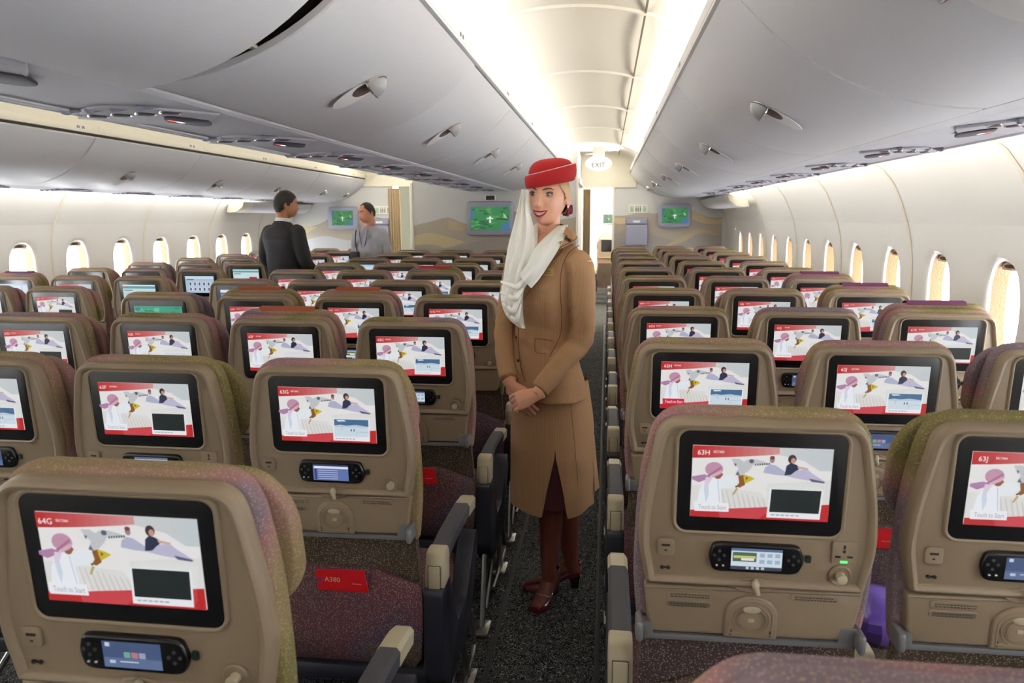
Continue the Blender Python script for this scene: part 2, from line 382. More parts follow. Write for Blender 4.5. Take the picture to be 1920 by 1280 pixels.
# cove lamps: a long tube along each edge of the two aisle ceilings, and one washing each side wall
def lamp_tube(name, x0, z0, x1, z1, y0, y1, label, m='cove'):
    b = B(); nx, nz = -(z1-z0), x1-x0; L = sqrt(nx*nx+nz*nz); nx, nz = nx/L*.004, nz/L*.004
    for a in range(int((y1-y0)/1.4)):
        ya = y0+1.4*a; yb = min(y1, ya+1.38); b.loft([[(x0, y, z0), (x1, y, z1), (x1+nx, y, z1+nz), (x0+nx, y, z0+nz)] for y in (ya, yb)], 0)
    tag(b.build(name, M[m], smooth=0), label, 'light')
lamp_tube('cove_light', -.605, EYE+.745, -.645, EYE+.79, YB, YF-.2, 'white light strip glowing along the left edge of the near aisle ceiling')
lamp_tube('cove_light', .345, EYE+.70, .365, EYE+.765, YB, YF-.2, 'white light strip glowing along the right edge of the near aisle ceiling')
lamp_tube('cove_light', -2.265, EYE+.745, -2.235, EYE+.79, YB, YF-.2, 'white light strip hidden above the left face of the centre bins')
lamp_tube('cove_light', -3.60, EYE+.735, -3.61, EYE+.785, YB, YF-.2, 'warm light strip glowing above the left window bins')
lamp_tube('wall_wash_light', 1.350, 1.845, 1.354, 1.882, YB, YF-.3, 'light strip washing the top of the right side wall', 'cove2')
lamp_tube('wall_wash_light', -4.434, 1.81, -4.438, 1.85, YB, YF-.3, 'light strip washing the top of the left side wall', 'cove2')
for x, z, L_ in ((-.14, EYE+.885, 'flat light panel in the near aisle ceiling just before the doorway'), (-2.93, EYE+.90, 'flat light panel in the far aisle ceiling just before the doorway')):
    b = B(); b.box(x-.28, 9.75, z-.012, x+.28, 10.15, z); tag(b.build('ceiling_light', M['cove'], smooth=0), L_, 'light')
# ---------------------------------------------------------------- overhead bins
def bins(P, s, joints, y0, y1, kind, group, y_min, side, rail='panel', ajar={}):
    """P aisle edge -> lower edge; s=+1: housing on the +x side"""
    th = .022*s; js = [j for j in joints if y0 < j < y1]+[y1]; prev = y0; k = 0
    for j in js:
        a, c = prev+.004, j-.004; prev = j; k2 = k+1 if c >= y_min else 0
        if y_min == .5 and k2 == 1: c -= .045
        if y_min == .5 and k2 == 2: a += .055
        if c < y_min: continue
        e = empty('overhead_bin', (0, 0, 0)); k += 1
        tag(e, '%s overhead bin %s, %s' % (kind, side, ORD[k-1] if k <= len(ORD) else 'far'), 'overhead bin', group)
        n = len(P); opened = ajar.get(k, 0)
        Q = [(x-s*opened*(.25+.75*(1-i/(n-1)))*1.0, z-opened*(1-i/(n-1))*.9) for i, (x, z) in enumerate(P)] if opened >= 0 else [(x+s*opened*.9, z+opened) for x, z in P]
        b = B(); f_ = offset_line(Q, th)
        # door with softly rounded ends
        rings = []
        for y, d in ((a, .006), (a+.004, .001), (a+.012, 0), (c-.012, 0), (c-.004, .001), (c, .006)):
            o_ = offset_line(Q, d*s); rings.append([(x, y, z) for x, z in o_]+[(x, y, z) for x, z in f_[::-1]])
        b.loft(rings, 0); b.build('bin_door', M['panel'], e, smooth=30)
        b = B(); H = offset_line(P, .026*s); x_b = P[-1][0]+s*.02; zt = P[0][1]+.05
        H = [(P[0][0]+s*.026, zt)]+H+[(x_b, P[-1][1]+.02), (x_b, zt)]
        b.loft([[(x, y, z) for x, z in H] for y in (a-.004, c+.004)], 0); b.build('bin_housing', M['gap'], e, smooth=0)
        # handle: visor cup over a flat disc painted with the scoop's light and shade
        i0 = int(n*.40) if s > 0 else int(n*.40); yc = (a+c)/2-.03; p = Vector((Q[i0][0], 0, Q[i0][1])); t = (Vector((Q[i0+1][0], 0, Q[i0+1][1]))-Vector((Q[i0-1][0], 0, Q[i0-1][1]))).normalized()
        nn = Vector((-t.z, 0, t.x))*(-s); Y = Vector((0, 1, 0)); o0 = p+Y*yc
        F = lambda a_, b_, c_: tuple(o0+t*a_+Y*b_+nn*c_)
        hk = 1.3 if s*P[0][0] > 0 or P[0][0] > -3 else 1.1
        b = B(); b.prism([(.050*hk+.062*cos(q)*(1.15 if cos(q) > 0 else 1)*hk, .050*sin(q)*hk) for q in [2*pi*i/28 for i in range(28)]], F, 0.0, .0022, .001)
        hr = b.build('handle_recess', M['wht'], e)
        b = B(); b.prism([(.026*hk+.034*cos(q)*hk, .038*sin(q)*hk) for q in [2*pi*i/24 for i in range(24)]], F, .0022, .0032, .0005); b.build('recess_shade', mat_once('handle_shade', srgb(104, 84, 76), .5), hr)  # brown ellipse painted for the visor's shadow on the disc
        b = B(); rings = []
        for jj in range(9):
            th_ = pi/2*jj/8; rings.append([F((.006-.044*sin(th_)*sin(ph))*hk, .042*cos(ph)*hk, .002+.034*sin(ph)*cos(th_)*hk) for ph in [pi*i/14 for i in range(15)]])
        b.loft(rings, 0, False, False, closed=False)
        inner = [[tuple(Vector(q)*.93+Vector(F(0, 0, .001))*.07) for q in r] for r in rings]; b.loft(inner, 1, False, False, closed=False); b.loft([rings[0], inner[0]], 1, False, False, closed=False)
        hd = b.build('handle', [mat_once('handle_grey', srgb(150, 150, 152), .35), mat_once('handle_shade')], e, recalc=False)  # inside coloured brown for the shade under the visor
        b = B(); b.tube([F(.006*hk, .042*cos(ph)*hk, .002+.034*sin(ph)*hk) for ph in [pi*i/16 for i in range(17)]], .003, 6)
        b.tube([F((.006-.044*sin(ph))*hk, .043*cos(ph)*hk, .003) for ph in [pi*i/16 for i in range(17)]], .0045, 6); b.build('handle_rim', M['chrome'], hd)
        # number plate on the rail above
        xr = P[0][0]-s*.0015; z = P[0][1]
        b = B(); b.box(min(xr, xr+s*.004), a+.03, z+.040, max(xr, xr+s*.004), c-.03, z+.080, .001); pl = b.build('rail_insert', M[rail], e)
        b = B(); q0 = a+(c-a)*(.90 if side != 'left' else .2)
        for q in range(2):
            yq = q0-.05*q; X = xr-s*.001; b.box(min(X, X+s*.001), yq, z+.045, max(X, X+s*.001), yq+.03, z+.075)
            for t_ in range(3): b.box(min(X-s*.0006, X), yq+.004+.009*t_, z+.050+.003*(t_ % 2), max(X-s*.0006, X), yq+.009+.009*t_, z+.068, m=1)
        b.build('row_label', [M['wht'], M['ink']], e, smooth=0)
ORD = ['the nearest to the camera', 'second from the camera', 'third from the camera', 'fourth from the camera', 'fifth from the camera', 'sixth from the camera', 'seventh from the camera', 'eighth from the camera']
_M1 = {}
def mat_once(n_, *a, **k):
    if n_ not in _M1: _M1[n_] = mat(n_, *a, **k)
    return _M1[n_]
bins(PR, 1, JR, YB, YF, 'grey-white right-hand', 'right-hand overhead bins', .3, 'above the window seats')
bins(PC, -1, JC, YB, YC, 'grey-white centre', 'centre overhead bins facing the right aisle', .5, 'facing the near aisle', ajar={1: -.028, 2: .030})
bins(PCL, 1, JC, YB, YC, 'grey-white centre', 'centre overhead bins facing the left aisle', 20, 'facing the far aisle')
bins(PL, -1, JL, YB, YF, 'cream left-hand', 'left-hand overhead bins', 3.0, 'above the far windows', 'ivory')
b = B(); b.box(-2.24, YB, 2.295, -.64, YC, 2.315); tag(b.build('trim_44', M['panel']), kind='structure')  # unseen sheet above the centre bins, added only to block light
# the hinge seen in the open gap of the nearest centre bin
b = B()
for t_ in (.30, .62):
    i0 = int(t_*13); x, z = PC[i0]; b.box(x-.012, 1.765, z+.004, x+.02, 1.85, z+.014, .004); b.tube([(x-.02, 1.80, z+.008), (x+.03, 1.80, z+.018)], .007, 8)
tag(b.build('bin_hinge', M['cream']), 'cream metal hinge showing in the open gap of the nearest centre bin', 'hinge')
# ---------------------------------------------------------------- service strips under the bins
def strip(name, x0, z0, x1, z1, y0, y1, m='panel2', t=.02):
    b = B(); b.loft([[(x0, y, z0), (x1, y, z1), (x1, y, z1+t), (x0, y, z0+t)] for y in (y0, y1)], 0); tag(b.build(name, M[m], smooth=0), kind='structure')
zr = PR[-1][1]
strip('trim_50', PR[-1][0]+.004, zr, 1.03, zr-.006, YB, YF, 'panel'); strip('trim_51', 1.038, zr-.004, 1.335, zr-.006, YB, YF)
b = B(); b.tube([(1.345, YB, zr-.002), (1.345, YF, zr-.002)], .010, 6); tag(b.build('trim_52', M['panel2']), kind='structure')
zc = PC[-1][1]
strip('trim_53', -1.184, zc, 2*CX+1.184, zc, YB, YC)
for k, x in enumerate((-1.182, -1.205, 2*CX+1.182, 2*CX+1.215)):
    b = B(); b.tube([(x, YB, zc-.002), (x, YC, zc-.002)], .007, 6); tag(b.build('trim_%d' % (54+k), M['panel']), kind='structure')
zl = PL[-1][1]
strip('trim_58', PL[-1][0]-.004, zl, -4.42, zl-.01, YB, YF)
# ---------------------------------------------------------------- passenger service panels
def service_panel(x, y, z, label, group):
    e = tag(empty('service_panel', (x, y, z)), label, 'service panel', group)
    f = lambda u, v, n_: (u, v, -n_)
    eye = lambda cx, cy, w_, h_, n=16: [(cx+w_*(t-.5), cy-h_*.5*sin(pi*t)) for t in [i/n for i in range(n)]]+[(cx+w_*(.5-t), cy+h_*.5*sin(pi*t)) for t in [i/n for i in range(n)]]
    b = B(); b.prism(eye(-.06, -.05, .50, .42), f, 0, .008, .006); b.build('panel_plate', M['panel2'], e)
    b = B(); b.prism(eye(.02, .05, .15, .25), f, .006, .012, .004); ln = b.build('sign_lens', M['lens'], e)
    b = B(); b.poly([f(-.022, -.01, .0128), f(-.008, -.01, .0128), f(-.004, .03, .0128), f(-.018, .03, .0128)], 0); b.poly([f(-.018, .032, .0128), f(-.004, .032, .0128), f(0, .07, .0128), f(-.014, .07, .0128)], 1); b.build('lit_sign', [M['sign_red'], M['sign_wht']], ln, smooth=0)
    for q in range(4):
        u0 = -.20+.09*q; v0 = -.10-.012*q
        b = B(); b.prism(eye(u0, v0, .080, .075), f, .006, .010, .003); a_ = b.build('reading_light', M['chrome'], e)
        b = B(); b.prism(eye(u0, v0, .060, .052), f, .0095, .0115, .001); b.build('light_lens', M['lens'], a_)
        b = B(); b.ell(f(u0-.035, v0-.10, .007), (.015, .020, .010), 12, 8); b.tube([f(u0-.02, v0-.10, .006), f(u0+.02, v0-.09, .004)], [.006, .002], 6); b.build('air_nozzle', M['lav'], e)  # tapered tube stands in for the nozzle's shadow streak
    return e
e = service_panel(-1.43, 1.57, zc, 'grey ceiling service panel with lit red no smoking sign, the nearest over the centre seats', 'service panels over the centre seats')
index_kids()
for k in range(1, 10):
    c = copy_tree(e); c.location.y = 1.57+.8128*k; c['label'] = 'grey ceiling service panel with lit sign over the centre seats, %s one from the camera' % ['', 'second', 'third', 'fourth', 'fifth', 'sixth', 'seventh', 'eighth', 'ninth', 'tenth'][k]
for k in range(8):
    c = copy_tree(e); c.location = (1.17, 2.55+.875*k, zr-.005); c.scale.x = -.62; c['label'] = 'grey service panel with lit sign over the right window seats, %s one from the camera' % ['first', 'second', 'third', 'fourth', 'fifth', 'sixth', 'seventh', 'eighth'][k]; c['group'] = 'service panels over the right seats'
for k in range(8):
    c = copy_tree(e); c.location = (-4.29, 3.9+.875*k, zl-.005); c.scale.x = .6; c['label'] = 'grey service panel under the left window bins, %s one from the camera' % ['first', 'second', 'third', 'fourth', 'fifth', 'sixth', 'seventh', 'eighth'][k]; c['group'] = 'service panels over the left seats'
# ---------------------------------------------------------------- bulkheads, doorways, next cabin
def dunes(b, x0, x1, z0, z1, y, shapes):
    """printed desert mural; shapes: (colour, top line [(t,h)...], bottom h)"""
    for k, (c, top, bot) in enumerate(shapes):
        b.col = c; yy = y-.0006*(k+1)
        pts = [(lerp(x0, x1, t), yy, lerp(z0, z1, h)) for t, h in smooth_line(top)]+[(lerp(x0, x1, t), yy, lerp(z0, z1, h)) for t, h in smooth_line(bot)[::-1]]
        b.poly(pts, 0)
    b.col = None
def smooth_line(P, k=6):
    if len(P) < 3: return P
    o = []
    for i in range(len(P)-1):
        p0, p1, p2, p3 = P[max(i-1, 0)], P[i], P[i+1], P[min(i+2, len(P)-1)]
        for j in range(k):
            t = j/k; f = [.5*((2*p1[q])+(-p0[q]+p2[q])*t+(2*p0[q]-5*p1[q]+4*p2[q]-p3[q])*t*t+(-p0[q]+3*p1[q]-3*p2[q]+p3[q])*t**3) for q in (0, 1)]; o.append(tuple(f))
    return o+[P[-1]]
S1, S2, S3, S4 = srgb(184, 174, 158), srgb(198, 182, 150), srgb(172, 166, 160), srgb(178, 160, 142); S5 = srgb(212, 196, 158)
b = B(); b.box(-2.47, YC, 0, -.37, YF+.3, 2.4); b.col = None
tag(b.build('wall_centre', mat_once('bulkhead', srgb(214, 214, 212), .55), smooth=0), kind='structure')
b = B(); dunes(b, -2.46, -.385, .3, 1.97, YC, [
    (S1, [(0, .70), (.12, .735), (.22, .76), (.32, .715), (.42, .73), (.55, .79), (.7, .80), (.85, .74), (1, .76)], [(0, 0), (1, 0)]),
    (S2, [(.22, .745), (.32, .71), (.42, .725), (.50, .73)], [(.22, .67), (.33, .66), (.42, .68), (.50, .73)]),
    (S5, [(0, .62), (.10, .645), (.2, .62), (.32, .575)], [(0, .55), (.12, .555), (.2, .53), (.32, .575)]),
    (S3, [(0, .54), (.15, .52), (.3, .55), (.5, .60), (.7, .56), (1, .62)], [(0, .30), (.3, .36), (.6, .30), (1, .34)]),
    (S4, [(0, .36), (.3, .42), (.5, .40), (.75, .46), (1, .40)], [(0, 0), (1, 0)])])
tag(b.build('dune_mural', M['print'], smooth=0, recalc=False), 'sand and grey dune mural printed on the centre bulkhead', 'mural')
b = B(); b.box(.105, YF, 0, 1.95, YF+.04, 2.4); tag(b.build('wall_right_bulkhead', _M1['bulkhead'], smooth=0), kind='structure')
b = B(); dunes(b, .11, 1.62, .3, 1.97, YF, [
    (S1, [(0, .77), (.12, .775), (.25, .80), (.4, .79), (.6, .84), (.75, .80), (.9, .75), (1, .76)], [(0, 0), (1, 0)]),
    (S5, [(0, .755), (.08, .75), (.18, .745)], [(0, .71), (.08, .70), (.18, .745)]),
    (S5, [(.72, .82), (.8, .78), (.9, .74), (1, .74)], [(.72, .74), (.85, .70), (1, .70)]),
    (S3, [(0, .62), (.2, .66), (.4, .60), (.6, .56), (.8, .64), (1, .60)], [(0, .30), (1, .30)]),
    (S2, [(.45, .50), (.65, .60), (.8, .66), (.95, .61)], [(.45, .49), (.65, .55), (.8, .62), (.95, .60)]),
    (srgb(196, 196, 204), [(.48, .40), (.58, .50), (.64, .47), (.66, .36)], [(.48, .30), (.66, .30)]),
    (S5, [(.64, .48), (.72, .50), (.86, .46)], [(.64, .34), (.86, .32)])])
tag(b.build('dune_mural', M['print'], smooth=0, recalc=False), 'dune mural printed on the bulkhead ahead of the right window seats', 'mural')
b = B(); b.box(-4.98, YF, 0, -3.17, YF+.04, 2.4); tag(b.build('wall_left_bulkhead', _M1['bulkhead'], smooth=0), kind='structure')
b = B(); dunes(b, -4.74, -3.19, .3, 1.97, YF, [
    (S1, [(0, .66), (.15, .68), (.3, .72), (.45, .80), (.6, .84), (.8, .78), (1, .74)], [(0, 0), (1, 0)]),
    (S5, [(0, .665), (.12, .69), (.25, .68)], [(0, .60), (.12, .62), (.25, .68)]),
    (srgb(200, 202, 206), [(0, .52), (.3, .60), (.6, .56), (1, .62)], [(0, .1), (1, .1)])])
tag(b.build('dune_mural', M['print'], smooth=0, recalc=False), 'pale dune mural printed on the bulkhead at the far left', 'mural')
# headers over the doorways
for k, (x0, x1, z0, z1) in enumerate(((-.50, .40, 1.985, 2.45), (-3.60, -2.40, 2.03, 2.45))):
    b = B(); b.box(x0, YF-.03, z0, x1, YF+.02, z1); tag(b.build('trim_%d' % (60+k), M['ivory'], smooth=0), kind='structure')
b = B(); b.box(-.385, YC-.012, .0, -.355, YC+.02, 2.06, .006); b.box(-.36, YC, 1.985, -.34, YF, 2.06); b.box(.075, YF-.02, 0, .105, YF+.06, 2.0); b.box(-2.50, YC-.012, 0, -2.465, YC+.02, 2.0, .006); tag(b.build('trim_62', M['ceil']), kind='structure')
# exit sign
e = tag(empty('exit_sign', (-.105, 8.6, EYE+.60)), 'white oval EXIT sign hanging from the far aisle ceiling', 'sign')
b = B(); b.prism([(.15*cos(a)*(1 if abs(cos(a)) > .3 else 1), .085*sin(a)*(abs(sin(a))**.1 if sin(a) else 1)) for a in [2*pi*i/32 for i in range(32)]], lambda u, v, n_: (u, -n_, v), -.01, .02, .008)
b.build('sign_body', mat_once('exit_sign_white', (.9, .9, .88), .5, emit=(1, .98, .92), es=.32), e)
b = B(); add_text(b, 'EXIT', .075, lambda u, v: (u, -.0215, v-.04), center=True, width=.145); b.build('lettering', mat_once('exit_letters', srgb(70, 66, 62), .6), e, smooth=0, recalc=False)
b = B(); b.box(-.065, -.005, .07, .065, .03, .19, .006); b.build('hanger', M['ceil'], e)
# monitors
def monitor(x, y, z, w, h, fw, label, light):
    e = tag(empty('wall_monitor', (x, y, z)), label, 'monitor', 'bulkhead monitors')
    b = B(); b.prism(rrect(-w/2, -h/2, w/2, h/2, .05), lambda u, v, n_: (u, -n_, v), 0, .07, .02); b.build('monitor_case', M['lav'], e)
    b = B(); W, H = fw; g = lambda s_, t_, k: (W*(s_-.5), -.0715-k*.0004, -H*(t_-.5)); map_art(b, g); b.build('display', M['art'], e, smooth=0, recalc=False)
def map_art(b, g, teal=False):
    c = [(30, 92, 60), (44, 130, 72), (84, 158, 92), (60, 110, 160), (170, 196, 150)]
    if teal: c = [(40, 130, 105), (60, 160, 130), (110, 195, 160), (120, 170, 210), (185, 210, 180)]
    P = lambda pts, k: b.poly([g(s_, t_, k) for s_, t_ in pts])
    b.col = srgb(c[1]); P([(0, 0), (1, 0), (1, 1), (0, 1)], 0); rnd = random.Random(4)
    for i in range(46):
        x, y = rnd.uniform(.03, .92), rnd.uniform(.06, .94); w_, h_ = rnd.uniform(.04, .16), rnd.uniform(.015, .06); a = rnd.uniform(-.5, .5); b.col = srgb(c[rnd.choice((0, 2, 1, 2, 0))])
        P([(min(1, max(0, x+w_*cos(q)*cos(a)-h_*sin(q)*sin(a))), min(1, max(0, y+h_*sin(q)*cos(a)+w_*cos(q)*sin(a)))) for q in [2*pi*j/9 for j in range(9)]], 1+i*.05)
    b.col = srgb(c[3]); P([(0, .12), (.07, .22), (.12, .16), (.10, .3), (.03, .5), (0, .45)], 4); P([(1, .55), (.93, .62), (.88, .75), (.8, .82), (.75, 1), (1, 1)], 4)
    b.col = srgb(c[4]); P([(.84, .28), (.9, .33), (.95, .5), (.86, .45)], 4)
    b.col = srgb(245, 245, 245)
    if not teal:
        for q in ([(.495, .38), (.515, .38), (.525, .66), (.505, .70), (.485, .66)], [(.42, .50), (.505, .43), (.59, .50), (.58, .53), (.505, .49), (.43, .53)], [(.465, .64), (.505, .60), (.545, .64), (.505, .635)]): P(q, 6)
    b.col = None
monitor(-1.46, YC, 1.56-.005, .59, .43, (.49, .29), 'large grey bulkhead monitor showing a green map, nearest the standing stewardess', 0)
monitor(.95, YF, 1.56+.025, .46, .335, (.355, .21), 'small grey monitor with green map on the right bulkhead', 0)
monitor(-3.93, YF, 1.56+.01, .46, .335, (.33, .215), 'small grey monitor with green map on the left bulkhead beside the man in grey', 0)
b = B(); b.box(-1.53, YC-.03, 1.775, -1.39, YC, 1.85, .008); b.box(-1.515, YC-.032, 1.785, -1.405, YC-.029, 1.838, m=1)
tag(b.build('wall_display', [M['ceil'], M['black']]), 'small black numeric display above the large bulkhead monitor', 'display')
def lav_sign(x, label):
    e = tag(empty('lavatory_sign', (x, YF, 1.685)), label, 'sign', 'lavatory signs')
    b = B(); b.prism(rrect(-.135, -.06, .135, .06, .015), lambda u, v, n_: (u, -n_, v), 0, .012, .003); b.build('sign_plate', M['ceil'], e)
    b = B(); g = lambda u0, v0, u1, v1, c: (setattr(b, 'col', srgb(c)), b.poly([(u0, -.013, v0), (u1, -.013, v0), (u1, -.013, v1), (u0, -.013, v1)]))
    for k in range(4): g(-.115, -.04+.02*k, -.065, -.028+.02*k, (110, 185, 130)); g(.065, -.04+.02*k, .115, -.028+.02*k, (110, 185, 130))
    for sx in (-.03, 0, .03): g(sx-.009, -.04, sx+.009, .015, (130, 130, 130)); g(sx-.006, .02, sx+.006, .038, (130, 130, 130))
    b.build('sign_print', M['print'], e, smooth=0, recalc=False)
lav_sign(.44, 'white sign with green and grey symbols on the right bulkhead'); lav_sign(-3.32, 'white sign with green symbols on the left bulkhead behind the man in grey')
def wallbox(x, w, label):
    e = tag(empty('attendant_seat', (x, YF-.004, 1.36)), label, 'folding seat')
    b = B(); b.prism(rrect(-w/2, -.20, w/2, .10, .03), lambda u, v, n_: (u, -n_, v), 0, .09, .02); b.build('seat_pan', M['lav'], e)
    b = B(); b.prism(rrect(-w/2-.003, .105, w/2+.003, .20, .03), lambda u, v, n_: (u, -n_, v), 0, .075, .02); b.box(-.05, -.078, .13, .05, -.074, .16, m=1); b.build('seat_header', [M['lav'], M['wht']], e)
wallbox(.42, .31, 'grey folded attendant seat on the right bulkhead below the white sign'); wallbox(-3.36, .26, 'grey folded attendant seat on the left bulkhead behind the man in grey')
# curtains
def curtain(x0, x1, y, z0, z1, c, label):
    b = B(); n_ = 40; f = lambda t: .018*sin(t*2*pi*5)+.008*sin(t*2*pi*9)
    b.loft([[(lerp(x0, x1, i/n_), y+f(i/n_)*k, z) for i in range(n_+1)] for z, k in ((z1, .6), (lerp(z0, z1, .6), .9), (z0, 1.1))], 0, False, False, closed=False)
    b.loft([[(lerp(x0, x1, i/n_), y+.01+f(i/n_)*k, z) for i in range(n_+1)] for z, k in ((z1, .6), (lerp(z0, z1, .6), .9), (z0, 1.1))], 0, False, False, closed=False)
    tag(b.build('curtain', c, smooth=60, recalc=False), label, 'curtain')
cm = mat_once('curtain_cloth', srgb(186, 164, 132), .85, bump=(200, .3))
curtain(-.35, -.24, YF+.1, .02, 1.97, cm, 'brown curtain gathered at the left of the far aisle doorway'); curtain(-3.22, -3.04, YF-.04, .02, 2.0, cm, 'taupe curtain gathered beside the far left doorway')
# far left doorway: galley closet
e = tag(empty('galley_closet', (-2.9, 12.2, 0)), 'cream galley closet panels seen through the far left doorway', 'closet')
b = B(); b.box(-.35, 0, 0, .14, .5, 2.3); b.build('closet_body', M['ivory'], e)
for x0, x1 in ((-.20, -.04), (-.03, .10)):
    b = B(); b.box(x0, -.02, .05, x1, 0, 1.95, .004); d_ = b.build('closet_door', mat_once('closet_cream', srgb(226, 218, 178), .5), e); b = B(); b.box(x1-.04, -.03, 1.0, x1-.02, -.02, 1.1); b.box(x1-.04, -.03, 1.45, x1-.02, -.02, 1.5); b.build('latch', M['ink'], d_)
b = B(); b.box(-3.6, 12.75, 0, -1.2, 12.8, 2.4); tag(b.build('wall_far_galley', mat_once('galley_dark', srgb(90, 88, 74), .6)), kind='structure')
b = B(); b.box(-3.4, 11.2, 2.3, -2.3, 12.6, 2.33); tag(b.build('ceiling', M['ceil']), kind='structure')
b = B(); b.box(-3.2, 11.4, 2.28, -2.6, 12.1, 2.295); tag(b.build('galley_light', M['cove'], smooth=0), 'light panel in the galley beyond the far left doorway', 'light')
# next cabin beyond the right aisle doorway
b = B(); b.box(-1.6, 21, 0, 2.2, 21.05, 2.4); tag(b.build('wall_far', M['ceil']), kind='structure')
b = B(); b.box(-.95, YF+.4, 0, -.75, 21, 2.4); b.box(1.95, YF, 0, 2.0, 21, 2.4); tag(b.build('wall_far_side', M['wallp']), kind='structure')
b = B(); b.box(-.95, YF, 2.35, 2.0, 21.05, 2.4); tag(b.build('ceiling', M['ceil']), kind='structure')
b = B(); b.box(-.4, 11.6, 2.30, .9, 20.5, 2.33); tag(b.build('cabin_light', M['cove'], smooth=0), 'bright ceiling light of the next cabin beyond the doorway', 'light')
b = B(); b.box(-.62, 13.4, 0, -.32, 14.4, 2.2, .01); b.box(-.32, 13.5, .3, -.31, 13.8, 1.9, m=1); tag(b.build('galley_unit', [M['ceil'], M['grey']]), 'pale galley unit seen through the far aisle doorway', 'galley unit')
monitor(.05, 20.9, 1.53, .36, .30, (.30, .24), 'tiny green screen on the far wall of the next cabin', 0)
# dropped soffits ahead of the last windows
for k, (P, s, x, y0) in enumerate(((WR, 1, 1.30, 8.45), (WL, -1, -4.42, 8.75))):
    z1 = 1.80 if k == 0 else 1.77; e = tag(empty('soffit', (0, 0, 0)), ('grey dropped soffit at the far end of the right wall' if k == 0 else 'grey dropped soffit at the far end of the left wall'), 'soffit')
    prof = [(x, z1), (x+s*.02, z1-.06), (x+s*.10, z1-.115), (x+s*.20, z1-.13), (x+s*.235, z1-.12), (x+s*.20, z1-.02)]
    b = B(); b.loft([[(px, y, pz) for px, pz in prof] for y in (y0+.25, YF-.01)], 0); b.build('soffit_panel', M['panel'], e, smooth=40)
    b = B(); b.loft([[(px, y, pz) for px, pz in prof] for y in (y0, y0+.25)], 0); b.build('end_cap', M['ivory'], e, smooth=40)
